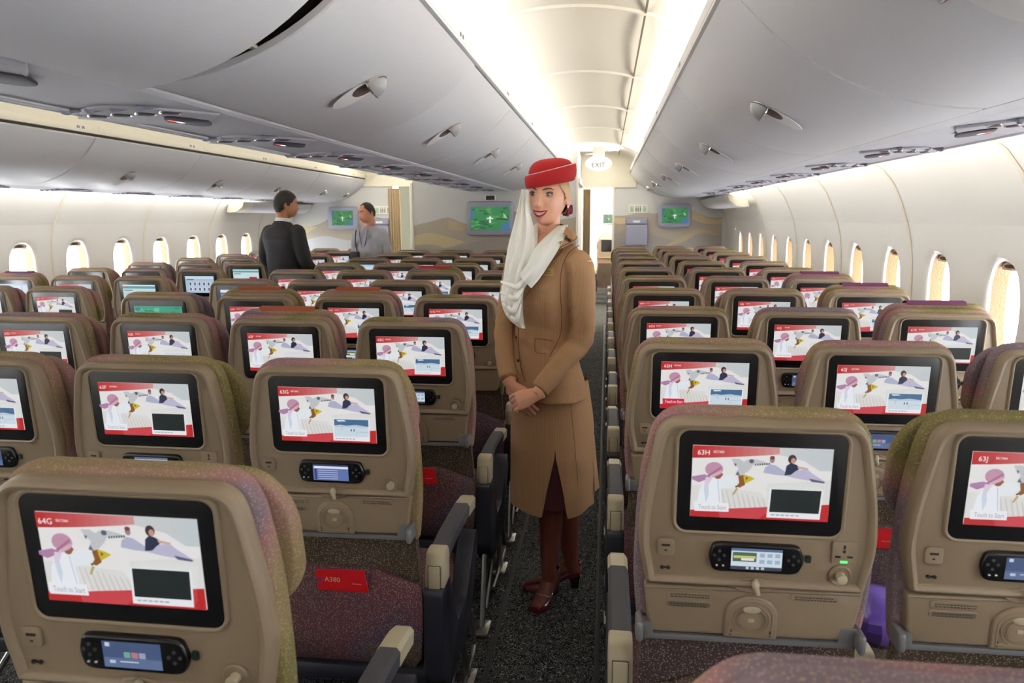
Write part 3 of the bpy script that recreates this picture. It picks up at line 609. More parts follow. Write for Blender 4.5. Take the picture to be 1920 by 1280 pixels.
# ================================================================ SEATS
TI = .0677; SZ = 1.142              # screen plane tilt and the height of its top edge
W_, H_ = .2515, .1436
def S(u, v, n): return (u, v*sin(TI)-n*cos(TI), SZ-v*cos(TI)-n*sin(TI))
def art_screen(variant):
    """picture on the seat-back display"""
    b = B(); g = lambda s_, t_, k: S(W_*(s_-.5), H_*t_, .0030+.00012*k)
    k = [0]
    def P(pts, c, up_=1):
        k[0] += up_; b.col = srgb(c); b.poly([g(min(1, max(0, x)), min(1, max(0, y)), k[0]) for x, y in pts])
    E = lambda cx, cy, rx, ry, n=14, a=0: [(cx+rx*cos(q)*cos(a)-ry*sin(q)*sin(a), cy+ry*sin(q)*cos(a)*1+rx*cos(q)*sin(a)) for q in [2*pi*i/n for i in range(n)]]
    R = lambda x0, y0, x1, y1: [(x0, y0), (x1, y0), (x1, y1), (x0, y1)]
    def bands(rows, x0, x1, top, bot, c0, c1, n=10):
        for i in range(n):
            a, c = i/n, (i+1)/n; q = (i+.5)/n; P([(lerp(x0, x1, a), top(a)), (lerp(x0, x1, c), top(c)), (lerp(x0, x1, c), bot(c)), (lerp(x0, x1, a), bot(a))], tuple(lerp(c0[j], c1[j], q) for j in range(3)), 1 if i == 0 else 0)
    if variant in 'ABFR':
        P(R(0, 0, 1, 1), (232, 232, 230)); bands(0, 0, 1, lambda t: 0, lambda t: .30, (225, 215, 212), (196, 204, 208), 12)
        P([(0, .18), (.35, .145), (.62, .10), (.8, .17), (1, .40), (1, .62), (0, .6)], (232, 231, 230))
        P([(.55, .50), (1, .42), (1, .78), (.55, .82)], (222, 222, 220)); P([(0, .55), (.5, .62), (.6, .84), (0, .9)], (224, 222, 220))
        for i in range(9): x = .22+.037*i; P([(x, .60+.012*i), (x+.008, .60+.012*i), (x+.045, .86), (x+.03, .86)], (206, 202, 198))
        bands(0, 0, .62, lambda t: 0, lambda t: .175-.04*t-.05*t*t, (186, 32, 36), (214, 150, 150), 12)
        P([(0, .905), (.12, .90), (.3, .865), (.55, .825), (.8, .79), (1, .755), (1, 1), (0, 1)], (190, 34, 38)); P([(.2, .885), (.5, .835), (.62, .83), (.5, 1), (.22, 1)], (206, 66, 76))
        # reclining couple
        P([(.515, .345), (.525, .27), (.56, .225), (.60, .24), (.66, .31), (.70, .38), (.60, .37)], (178, 180, 206)); P(E(.572, .165, .018, .045), (170, 130, 130)); P(E(.572, .135, .018, .025), (120, 70, 76))
        P([(.68, .38), (.74, .30), (.82, .27), (.86, .33), (.95, .43), (.93, .46), (.84, .43), (.76, .41)], (190, 186, 212)); P([(.84, .40), (.955, .44), (.95, .46), (.86, .445)], (90, 90, 120))
        P([(.665, .37), (.675, .24), (.70, .20), (.735, .21), (.78, .26), (.74, .31), (.71, .36)], (40, 46, 76)); P(E(.712, .145, .030, .062), (62, 48, 50)); P(E(.72, .165, .017, .038), (200, 150, 132)); P([(.75, .235), (.83, .26), (.83, .275), (.76, .275)], (210, 170, 160))
        # falcon
        P([(.28, .165), (.335, .16), (.37, .20), (.40, .165), (.45, .16), (.52, .19), (.57, .235), (.52, .235), (.44, .235), (.42, .30), (.385, .36), (.345, .40), (.315, .38), (.335, .29), (.30, .24)], (196, 198, 202))
        P(E(.425, .19, .018, .03), (90, 100, 112)); 
        for i in range(7): P(R(.45+.016*i, .225-.004*i, .459+.016*i, .25-.004*i), (60, 62, 70))
        P([(.315, .38), (.33, .33), (.35, .40)], (96, 104, 124)); P([(.30, .225), (.32, .23), (.31, .27)], (90, 90, 100))
        # glove
        P([(.335, .40), (.38, .37), (.40, .44), (.385, .52), (.35, .56), (.325, .54), (.345, .49)], (140, 88, 40)); P([(.37, .37), (.42, .395), (.455, .425), (.43, .455), (.385, .50), (.375, .43)], (206, 184, 40)); P([(.39, .40), (.41, .42), (.39, .45)], (120, 90, 20))
        P([(.325, .56), (.34, .575), (.312, .665), (.30, .655)], (186, 168, 110)); P(R(.318, .535, .334, .555), (40, 40, 30))
        # falconer
        P([(.045, .80), (.06, .60), (.10, .48), (.14, .44), (.20, .44), (.215, .60), (.225, .80)], (236, 240, 246)); P([(.20, .46), (.24, .40), (.31, .40), (.335, .47), (.29, .56), (.215, .58)], (230, 236, 242))
        P([(.09, .58), (.12, .50), (.13, .66), (.11, .80)], (206, 216, 232)); P([(.185, .46), (.192, .46), (.215, .78), (.208, .78)], (196, 206, 224))
        P(E(.188, .385, .030, .062), (150, 96, 72)); P([(.212, .35), (.228, .385), (.214, .41)], (160, 104, 78))
        P(E(.158, .31, .066, .10), (196, 146, 172)); P([(.13, .40), (.215, .32), (.218, .35), (.15, .43)], (216, 176, 196)); P([(.11, .40), (.205, .27), (.215, .29), (.12, .42)], (170, 112, 142))
        P([(0, .42), (.09, .385), (.14, .42), (.09, .47), (.05, .50), (0, .46)], (176, 130, 170)); P([(.10, .42), (.15, .43), (.12, .54), (.09, .56)], (222, 206, 226))
        # button
        P([(.025, .775), (.275, .775), (.28, .90), (.03, .905)], (206, 30, 66) if variant == 'R' else (238, 240, 246))
        b.col = srgb(250, 240, 244) if variant == 'R' else srgb(150, 152, 164); add_text(b, 'Touch to Start', .013, lambda u, v: S(W_*(.055-.5)+u, H_*.872-v, .0030+.00012*(k[0]+2)), width=W_*.205)
        # inset
        P([(.565, .545), (.945, .545), (.935, .955), (.555, .955)], (236, 238, 242))
        if variant == 'A': P([(.578, .555), (.932, .555), (.925, .875), (.572, .875)], (16, 28, 30))
        elif variant in 'BR':
            P([(.578, .555), (.932, .555), (.925, .875), (.572, .875)], (206, 222, 234)); P([(.578, .555), (.932, .555), (.93, .68), (.575, .68)], (70, 110, 150)); P([(.60, .57), (.68, .565), (.70, .59), (.62, .60)], (220, 230, 238))
            P([(.58, .67), (.64, .655), (.7, .67), (.8, .65), (.93, .68), (.93, .70), (.58, .70)], (190, 204, 218)); P(R(.745, .73, .755, .775), (50, 60, 80)); P(R(.775, .73, .785, .775), (50, 60, 80)); P(R(.655, .69, .658, .76), (120, 130, 140)); P(R(.80, .78, .925, .785), (150, 164, 180)); P(R(.80, .785, .803, .86), (150, 164, 180))
        else: P([(.578, .555), (.932, .555), (.925, .875), (.572, .875)], (214, 222, 232))
        for i in range(6): P(R(.585+.035*i, .905, .61+.035*i, .922), (160, 164, 176), 1 if i == 0 else 0)
    elif variant == 'C': map_art(b, lambda s_, t_, q: g(s_, t_, q), True)
    elif variant == 'D':
        P(R(0, 0, 1, 1), (206, 228, 230)); P(R(0, 0, 1, .07), (226, 236, 238)); P(R(0, .07, 1, .20), (96, 168, 172)); P(R(.06, .09, .16, .15), (220, 90, 60)); P(R(.04, .26, .30, .32), (110, 160, 168)); P(R(.04, .40, .44, .86), (190, 218, 224)); P(R(.5, .40, .94, .86), (224, 240, 240))
        for i in range(5): P(R(.07, .46+.08*i, .36, .475+.08*i), (120, 160, 170))
    elif variant == 'E':
        P(R(0, 0, 1, 1), (206, 228, 230)); P(R(0, 0, 1, .07), (226, 236, 238)); P(R(0, .07, 1, .20), (96, 168, 172)); P(R(.04, .26, .30, .32), (110, 160, 168)); P(R(.12, .42, .5, .9), (214, 232, 236)); P(R(.62, .50, .92, 1), (188, 30, 50))
    elif variant == 'G':
        P(R(0, 0, 1, 1), (176, 200, 226)); P(R(0, 0, 1, .16), (210, 226, 240)); P(R(.06, .18, .3, .23), (70, 90, 120))
        for j in range(2):
            for i in range(5): P(R(.12+.16*i, .34+.32*j, .235+.16*i, .58+.32*j), (222, 230, 238)); P(R(.14+.16*i, .38+.32*j, .20+.16*i, .55+.32*j), (70+20*((i+j) % 3), 84, 104))
    elif variant == 'H':
        P(R(0, 0, 1, 1), (120, 160, 208)); P(R(0, 0, 1, .12), (226, 234, 242)); P(R(0, .12, 1, .18), (60, 96, 150)); P(R(.08, .20, .22, .25), (230, 150, 60)); P(R(.05, .35, .95, .9), (150, 186, 220))
    else: P(R(0, 0, 1, 1), (208, 222, 236)); P(R(0, 0, 1, .1), (170, 196, 222)); P(R(.8, .12, .82, 1), (130, 150, 180))
    b.col = None
    return b.mesh('display_'+variant, M['art'], 0, False)
ART = {}
def seat_text(seat):
    b = B(); b.col = srgb(250, 246, 246); q = .0030+.00012*60; yy = H_*.112
    add_text(b, seat, .0135, lambda u, v: S(-.1175+u, yy-v, q)); w = .029
    add_text(b, 'EK7384', .0062, lambda u, v: S(-.1175+w+u, yy-.0045-v, q)); return b.mesh('seat_number', M['art'], 0, False)
# ---- shared meshes
def shell_outline():
    return roundpoly([(-.205, .292), (-.222, .20), (-.2165, .115), (-.186, -.049), (.186, -.049), (.2165, .115), (.222, .20), (.205, .292)], [.012, .03, .06, .045, .045, .06, .03, .012], 7)
def mk():
    G = {}
    so = shell_outline()
    b = B(); b.prism(so, S, -.045, .0, .017, 0, k=4)
    b.loft([[S(u, v, n_) for u, v in offset(so, d)] for d, n_ in ((-.001, -.010), (-.0015, -.001), (-.004, .0055), (-.009, .0085), (-.014, .0075), (-.018, .0035), (-.020, .0))], 0, False, False)
    # inner face is a shallow tray: inset step
    ins = offset(so, -.021); I = []
    for nn, d in ((.0004, 0), (-.0035, -.004), (-.004, -.010)): I.append([S(u, v, nn+.0006) for u, v in offset(ins, d)])
    G['shell'] = b.mesh('back_shell', M['shell'], 40)
    b = B(); o1 = roundpoly([(-.150, -.018), (.150, -.018), (.146, .292), (-.146, .292)], .02); b.prism(offset(so, -.024), S, -.001, .0025, .002); G['inner'] = b.mesh('panel_face', M['shell'], 40)
    b = B(); r = rrect(-.153, -.030, .153, .176, .022, 6)
    b.loft([[S(u, v, n_) for u, v in offset(r, d)] for d, n_ in ((.006, .001), (.004, .0052), (.001, .0058), (-.002, .003))], 0, False, False); G['lip'] = b.mesh('screen_surround', M['shell'], 60)
    b = B(); b.prism(r, S, .0, .0026, .001); G['bezel'] = b.mesh('screen_bezel', M['black'], 40)
    # usb panel, jack
    b = B(); b.prism(rrect(-.185, .194, -.152, .229, .008), S, .001, .0045, .002); b.prism(rrect(-.1765, .2045, -.1605, .209, .001), S, .0035, .0052, m=1); b.prism(rrect(-.171, .216, -.166, .219, .001), S, .0035, .0052, m=1); G['usb'] = b.mesh('usb_socket', [M['shell'], M['blackm']], 40)
    b = B(); 
    for x in (-.174, -.162): b.prism([(x+.0035*cos(a), .256+.0035*sin(a)) for a in [2*pi*i/10 for i in range(10)]], S, .001, .0035)
    b.prism(rrect(-.1715, .2545, -.1645, .2575, .001), S, .001, .003); G['jack'] = b.mesh('headphone_jack', M['blackm'], 0)
    # handset
    r = roundpoly([(-.088, .224), (-.080, .197), (-.066, .1945), (.066, .1945), (.080, .197), (.091, .226), (.080, .251), (.066, .2545), (-.066, .2545), (-.080, .251)], .012, 4)
    b = B(); b.prism(r, S, .0, .011, .005, 0, k=3); G['handset'] = b.mesh('handset', M['black'], 40)
    b = B()
    for du, dv in ((0, .009), (0, -.009), (.009, 0), (-.009, 0)): b.prism([(.069+du+.003*cos(a), .223+dv+.003*sin(a)) for a in [2*pi*i/8 for i in range(8)]], S, .010, .0125)
    G['keys2'] = b.mesh('button_pad', [M['charcoal'], M['wht']], 0); b = B()
    for du, dv in ((0, .009), (0, -.009), (.009, 0), (-.009, 0)): b.prism([(-.068+du+.003*cos(a), .219+dv+.003*sin(a)) for a in [2*pi*i/8 for i in range(8)]], S, .010, .0125)
    for x in (-.072, -.060): b.prism([(x+.0022*cos(a), .240+.0016*sin(a)) for a in [2*pi*i/8 for i in range(8)]], S, .010, .0125, m=1)
    G['keys'] = b.mesh('button_pad', [M['charcoal'], M['wht']], 0)
    b = B(); b.prism(rrect(.0925, .2155, .1025, .2295, .002), S, .001, .006, .001); G['release'] = b.mesh('release_button', mat_once('green_black', srgb(20, 40, 34), .4), 40)
    for v_ in 'lgdp':
        b = B(); g = lambda s_, t_, k: S(lerp(-.046, .048, s_), lerp(.2025, .2465, t_), .0114+.0001*k); R = lambda x0, y0, x1, y1, c, k: (setattr(b, 'col', srgb(c)), b.poly([g(x0, y0, k), g(x1, y0, k), g(x1, y1, k), g(x0, y1, k)]))
        if v_ == 'g':
            R(0, 0, 1, 1, (214, 222, 236), 0); R(0, 0, 1, .12, (90, 110, 150), 1); R(.03, .18, .50, .62, (70, 110, 84), 1); R(.05, .34, .48, .46, (210, 200, 120), 2); R(.2, .46, .45, .56, (230, 236, 240), 3)
            for j in range(2):
                for i in range(3): R(.56+.15*i, .2+.30*j, .66+.15*i, .38+.30*j, (150, 186, 200), 1)
            R(0, .84, 1, 1, (60, 66, 84), 1)
            for i in range(4): R(.3+.1*i, .86, .36+.1*i, .97, (190, 210, 220), 2)
        elif v_ == 'l':
            R(0, 0, 1, 1, (96, 116, 176), 0); R(0, 0, 1, .1, (40, 50, 90), 1); R(.03, .12, 1, .26, (226, 230, 240), 1)
            for i in range(5): R(.14, .36+.13*i, .7, .385+.13*i, (226, 230, 244), 1); R(.04, .32+.13*i, .1, .42+.13*i, (40, 50, 90), 1)
        else:
            R(0, 0, 1, 1, (66, 84, 124), 0); R(0, .62, 1, 1, (92, 112, 150), 1); R(.05, .05, .13, .2, (200, 210, 225), 1)
            for i, c in enumerate(((110, 170, 150), (190, 120, 130), (160, 160, 190))): R(.36+.13*i, .38, .47+.13*i, .6, c, 2)
            R(.28, .74, .6, .78, (210, 216, 230), 2); R(.1, .72, .2, .84, (190, 200, 220), 2)
        G['hs_'+v_] = b.mesh('handset_display', M['art'], 0, False)
    # outlet and coat hook
    b = B(); b.prism(rrect(.139, .1835, .184, .229, .003), S, .001, .004, .0015)
    for u, v in ((.161, .194),): b.prism(rrect(u-.002, v-.004, u+.002, v+.004, .0005), S, .003, .0046, m=1)
    for u, v in ((.150, .214), (.172, .214)): b.prism(rrect(u-.005, v-.002, u+.005, v+.002, .0005), S, .003, .0046, m=1)
    b.prism([(.161+.003*cos(a), .203+.003*sin(a)) for a in [2*pi*i/10 for i in range(10)]], S, .003, .0046, m=1)
    b.prism(rrect(.155, .222, .168, .2265, .001), S, .003, .0048, m=2); G['outlet'] = b.mesh('power_outlet', [M['shell'], M['blackm'], M['green_led']], 40)
    b = B(); c0 = (.158, .254); cc = lambda r_, n_: [S(c0[0]+r_*cos(a), c0[1]+r_*sin(a), n_) for a in [2*pi*i/24 for i in range(24)]]
    b.loft([cc(.021, .0028), cc(.019, .0050), cc(.017, .0036), cc(.010, .0028)], 0, False, True); b.loft([cc(.0085, .003), cc(.0075, .013), cc(.0095, .015), cc(.009, .019), cc(.004, .0205)], 1); G['hook'] = b.mesh('coat_hook', [M['shell'], M['cream']], 40)
    # tray table (stowed) with cup holder
    tr = roundpoly([(-.207, .297), (.206, .290), (.190, .396), (-.196, .400)], [.006, .006, .012, .012], 3)
    b = B(); b.prism(tr, S, -.03, .001, .006, k=3); G['tray'] = b.mesh('tray_table', M['shell'], 40)
    ar = [(-.050, .3985)]+[(.050*-cos(a), .350-.043*sin(a)) for a in [pi*i/16 for i in range(17)]]+[(.050, .3985)]; ar = ar[::-1]
    b = B(); b.prism(ar, S, .0, .0065, .004, k=3)
    ai = offset(ar, -.008); b.loft([[S(u, v, n_) for u, v in offset(ai, d)] for d, n_ in ((0, .0064), (-.001, .0080), (-.003, .0080), (-.004, .0064))], 0, False, False)
    for r_ in (.036, .029, .026): b.loft([[S(r_*q*cos(a), .357+r_*q*sin(a)*.9, n_) for a in [2*pi*i/28 for i in range(28)]] for q, n_ in ((1, .0064), (.98, .0085), (.94, .0085), (.92, .0064))], 0, False, False)
    b.prism([(.017*cos(a), .335+.008*sin(a)) for a in [2*pi*i/14 for i in range(14)]], S, .006, .0095, .002, m=1)  # cream oval paints the highlight on the cup holder's notch
    for x in (-.040, .035): b.prism(rrect(x, .380, x+.004, .393, .001), S, .006, .0068, m=2)
    b.prism(rrect(-.006, .354, .006, .3625, .002), S, .0064, .0072, .0004, 1); G['cup'] = b.mesh('cup_holder', [M['shell'], M['cream'], M['gap']], 45)
    # latch
    b = B(); sc = [(.038*cos(a), .285+.017*sin(a)) for a in [2*pi*i/26 for i in range(26)]]; b.loft([[S(u, v, n_) for u, v in offset(sc, d)] for d, n_ in ((0, .0022), (-.0015, .0046), (-.004, .0052), (-.008, .003))], 0, False, True)
    b.ell(S(.003, .279, .010), (.0075, .009, .012), 12, 8, 1); b.tube([S(.002, .279, .013), S(.008, .297, .015)], [.006, .004], 8, 1); G['latch'] = b.mesh('tray_latch', [M['shell'], M['cream']], 45)
    # placards
    def pl(k_, u0, v0, u1, v1, dark):
        b = B()
        b.prism(rrect(u0, v0, u1, v1, .006), S, .0005, .0028, .001, m=0); r_ = rrect(u0+.003, v0+.0025, u1-.003, v1-.0025, .004); b.poly([S(u, v, .0030) for u, v in r_[::-1]], 1 if not dark else 3)
        rr = random.Random(int(u0*999)); 
        for j in range(2):
            u = u0+.008
            while u < u1-.010: w_ = rr.uniform(.003, .007); b.poly([S(u, v0+.005+j*.0050, .0032), S(u, v0+.0075+j*.0050, .0032), S(u+w_, v0+.0075+j*.0050, .0032), S(u+w_, v0+.005+j*.0050, .0032)], 2); u += w_+.0015
        G['placard%d' % k_] = b.mesh('placard', [M['shell'], M['shell'], M['ink'], M['shell_dark']], 0)
    pl(0, -.164, .306, -.074, .321, 0); pl(1, -.164, .326, -.076, .341, 1); pl(2, .071, .298, .160, .312, 0)
    # hinges + bottom rail
    b = B(); b.prism([(-.215, .378), (-.190, .378), (-.186, .404), (.166, .400), (.170, .366), (.196, .366), (.200, .388), (.195, .41), (-.212, .415)][::-1], S, -.035, .003, .001); b.box(.196, -.004, .735, .210, .05, .775, .006); b.box(-.222, -.004, .735, -.208, .05, .775, .006); G['hinge'] = b.mesh('tray_hinge', M['grey'], 40)
    # upholstered cover around the shell and down the seat front
    co = roundpoly([(-.214, .425), (-.228, .30), (-.2235, .10), (-.193, -.062), (.193, -.062), (.2235, .10), (.228, .30), (.214, .425)], [.01, .06, .1, .065, .065, .1, .06, .01], 6)
    b = B(); b.prism(co, S, -.022, -.078, .03, bev0=.012, k=4); G['cushion'] = b.mesh('back_cushion', M['fabric'], 60)
    hr = roundpoly([(-.17, .20), (-.238, .15), (-.232, .02), (-.18, -.040), (.18, -.040), (.232, .02), (.238, .15), (.17, .20)], [.06, .07, .06, .06, .06, .06, .07, .06], 6)
    b = B(); b.prism(hr, S, -.072, -.118, .025, bev0=.01, k=4); G['headrest'] = b.mesh('headrest', M['fabric'], 60)
    hf = roundpoly([(-.17, .18), (-.222, .12), (-.205, .02), (-.17, -.040), (.17, -.040), (.205, .02), (.222, .12), (.17, .18)], .05, 5); b = B(); b.prism(hf, S, -.072, -.105, .02, bev0=.01, k=4); G['headrest_flat'] = b.mesh('headrest', M['fabric'], 60)
    b = B(); hr2 = [(u*.93, v-.035) for u, v in hr]; b.prism(hr2, S, -.072, -.115, .02, bev0=.01, k=3); G['headrest_up'] = b.mesh('headrest', M['fabric'], 60)
    for nm, c in (('towel_o', srgb(150, 70, 40)), ('towel_r', srgb(170, 24, 40)), ('towel_p', srgb(100, 44, 84))):
        b = B(); b.loft([[S(-.11, v, n_), S(.11, v, n_)] for v, n_ in ((-.04, -.076), (-.068, -.074), (-.077, -.080), (-.077, -.104), (-.066, -.118), (-.02, -.122))], 0, False, False, closed=False)
        b.loft([[S(-.11, v-.004, n_-.002), S(.11, v-.004, n_-.002)] for v, n_ in ((-.04, -.073), (-.070, -.071), (-.080, -.078), (-.080, -.106), (-.068, -.120), (-.02, -.124))], 0, False, False, closed=False); G[nm] = b.mesh('headrest_cover', mat_once(nm, c, .8), 60)
    # lower back: upholstery below the tray, literature pocket
    P0 = lambda v, n_: S(0, v, n_)
    b = B(); b.loft([[(x, y, z) for x, y, z in (S(-h, v, n_), S(h, v, n_), S(h, v, -.05), S(-h, v, -.05))] for v, h, n_ in ((.385, .205, -.020), (.50, .212, -.024), (.62, .214, -.034), (.76, .210, -.045), (.83, .19, -.048))], 0); G['lower'] = b.mesh('lower_back', M['fabric3'], 40)
    b = B(); rings = []
    for v, h, n_ in ((.505, .206, .010), (.52, .212, .020), (.60, .217, .028), (.70, .216, .026), (.78, .208, .014), (.82, .18, -.02)):
        r_ = [S(lerp(-h, h, i/12), v+(.045*max(0, abs(2*i/12-1)-.45)/.55 if v < .55 else 0), n_*(1-(2*i/12-1)**6)-.02) for i in range(13)]; r_ += [(x, y+.012, z) for x, y, z in r_[::-1]]; rings.append(r_)
    b.loft(rings, 0); G['pocket'] = b.mesh('literature_pocket', M['fabric2'], 60)
    # seat cushion
    b = B(); b.prism(rrect(-.222, .10, .222, .58, .05, 5), lambda u, v, n_: (u, v, n_+.02*(v-.1)), .33, .455, .04, bev0=.02, k=3); G['seat'] = b.mesh('seat_cushion', M['fabric2'], 60)
    b = B(); b.box(-.225, .06, .29, .225, .56, .34, .01); G['pan'] = b.mesh('seat_pan', M['navy'], 40)
    # armrest: cream pivot housing, dark pad, cream tip; side panel
    b = B(); b.prism(roundpoly([(.085, .62), (.085, .562), (.16, .560), (.17, .64), (.155, .668), (.105, .668)], .012, 4), lambda u, v, n_: (n_, u, v), -.026, .026, .006, bev0=.006, k=2, m=0)
    b.box(-.016, .080, .568, .016, .0852, .635, .003, m=0); b.box(-.0175, .0825, .572, -.0160, .0855, .632, m=2); b.box(.0160, .0825, .572, .0175, .0855, .632, m=2); b.box(-.0175, .0825, .634, .0175, .0855, .6355, m=2)
    b.loft([[(x, y, z+dz) for x, dz in ((-.024, -.022), (.024, -.022), (.026, .010), (.018, .020), (-.018, .020), (-.026, .010))] for y, z in ((.148, .644), (.25, .650), (.38, .648), (.47, .642))], 1)
    b.loft([[(x*k_, y, z+dz*k_) for x, dz in ((-.024, -.024), (.024, -.024), (.026, .010), (.018, .020), (-.018, .020), (-.026, .010))] for y, z, k_ in ((.47, .642, 1.02), (.55, .634, 1.02), (.585, .625, .95), (.60, .612, .7))], 0)
    G['arm'] = b.mesh('armrest', [M['cream'], M['charcoal'], M['gap']], 40)
    b = B(); b.prism(roundpoly([(.065, .572), (.06, .32), (.13, .24), (.44, .25), (.60, .47), (.59, .53), (.54, .51), (.40, .38), (.26, .38), (.165, .56), (.16, .572)], .018, 4), lambda u, v, n_: (n_, u, v), -.028, .028, .005, bev0=.005, k=2); G['side'] = b.mesh('side_panel', M['navy'], 40)
    # legs
    b = B()
    for y0, y1 in ((.12, .02), (.42, .52)): b.tube([(0, y0, .30), (0, y1, .02)], [(.012, .02), (.010, .016)], 8); b.box(-.03, y1-.05, 0, .03, y1+.05, .022, .005)
    b.tube([(0, .44, .28), (0, .10, .05)], .010, 8); G['leg'] = b.mesh('leg', M['steel'], 40)
    b = B(); b.tube([(0, .50, .27), (0, .60, .22), (0, .66, .06), (0, .64, .035), (0, .60, .03), (0, .30, .03)], .009, 8); G['bar'] = b.mesh('baggage_bar', M['steel'], 40)
    b = B(); b.tube([(-.19, .075, .34), (-.19, .075, .50), (-.185, .06, .66), (.185, .06, .66), (.19, .075, .50), (.19, .075, .34)], .010, 8)
    G['frame'] = b.mesh('back_frame', M['grey'], 40)
    return G
G = mk()
for v_ in 'ABFRCDEGHI': ART[v_] = art_screen(v_)
def card(parent, x, seat):
    e = tag(empty('safety_card', (0, 0, 0)), 'red safety card with pale lettering in the rear pocket of seat numbered %s' % seat, 'card', 'safety cards in the seat pockets')
    f = lambda u, v, n_: tuple(Vector(S(u, v, n_)))
    b = B(); b.prism(roundpoly([(-.06, .50), (.075, .495), (.085, .56), (-.055, .56)], .006, 3), f, .016, .018); b.build('card_sheet', M['red'], e)
    b = B(); add_text(b, 'A380', .020, lambda u, v: f(-.035+u, .533-v, .0186), 0); add_text(b, 'Emirates', .007, lambda u, v: f(.042+u, .538-v, .0186), 0); b.build('lettering', mat_once('card_print', srgb(240, 170, 150), .5), e, smooth=0, recalc=False)
    b = B(); b.poly([f(-.05+.010*cos(a), .529+.004*sin(a), .0187) for a in [2*pi*i/12 for i in range(12)]]); b.build('emblem', mat_once('card_blue', srgb(50, 60, 130), .5), e, smooth=0)
    e.location = parent.location; return e
ROWS = {}
XG, SC_, YCN = -.6942, .4937, 1.744; XH, SR_, YRT = .2922, .4966, 1.3714; XC_, SL_, YLF, DZL = -3.3274, .5011, 1.6744, -.0462
WORDS = {'H': 'aisle', 'J': 'middle', 'K': 'window', 'G': 'right aisle', 'F': 'inner right', 'E': 'inner left', 'D': 'left aisle', 'C': 'aisle', 'B': 'middle', 'A': 'window'}
NUMW = ['zero', 'one', 'two', 'three', 'four', 'five', 'six', 'seven', 'eight', 'nine', 'ten', 'eleven']
variants = {'62H': 'R', '64G': 'A', '63F': 'A', '63H': 'A', '62D': 'A', '61K': 'A', '60C': 'A', '62F': 'F', '62E': 'F', '61D': 'C', '60D': 'H', '59C': 'D', '58C': 'G', '57C': 'E', '57D': 'I', '56C': 'I', '63J': 'F', '60A': 'I', '59A': 'I', '55G': 'I', '56G': 'H', '55F': 'I'}
hs = {'63H': 'g', '62G': 'g', '63F': 'g', '63G': 'l', '61F': 'g'}
towel = {'62F': 'towel_o', '61E': 'towel_o', '61F': 'towel_o', '59F': 'towel_r', '61K': 'towel_p', '60K': 'towel_p', '59K': 'towel_p', '59A': 'towel_p', '60A': 'towel_p'}
dxs = {'64H': (0, -.045), '62F': (-.006, .02), '62E': (0, .03), '63J': (0, .012), '63H': (0, -.006), '63E': (.0, .01)}
WING = ('64G', '63F', '63E', '63J', '62D', '62E', '61D', '60C', '59C', '62K', '64H')
def part(nm, me, p): o = obj(nm, me, p); return o
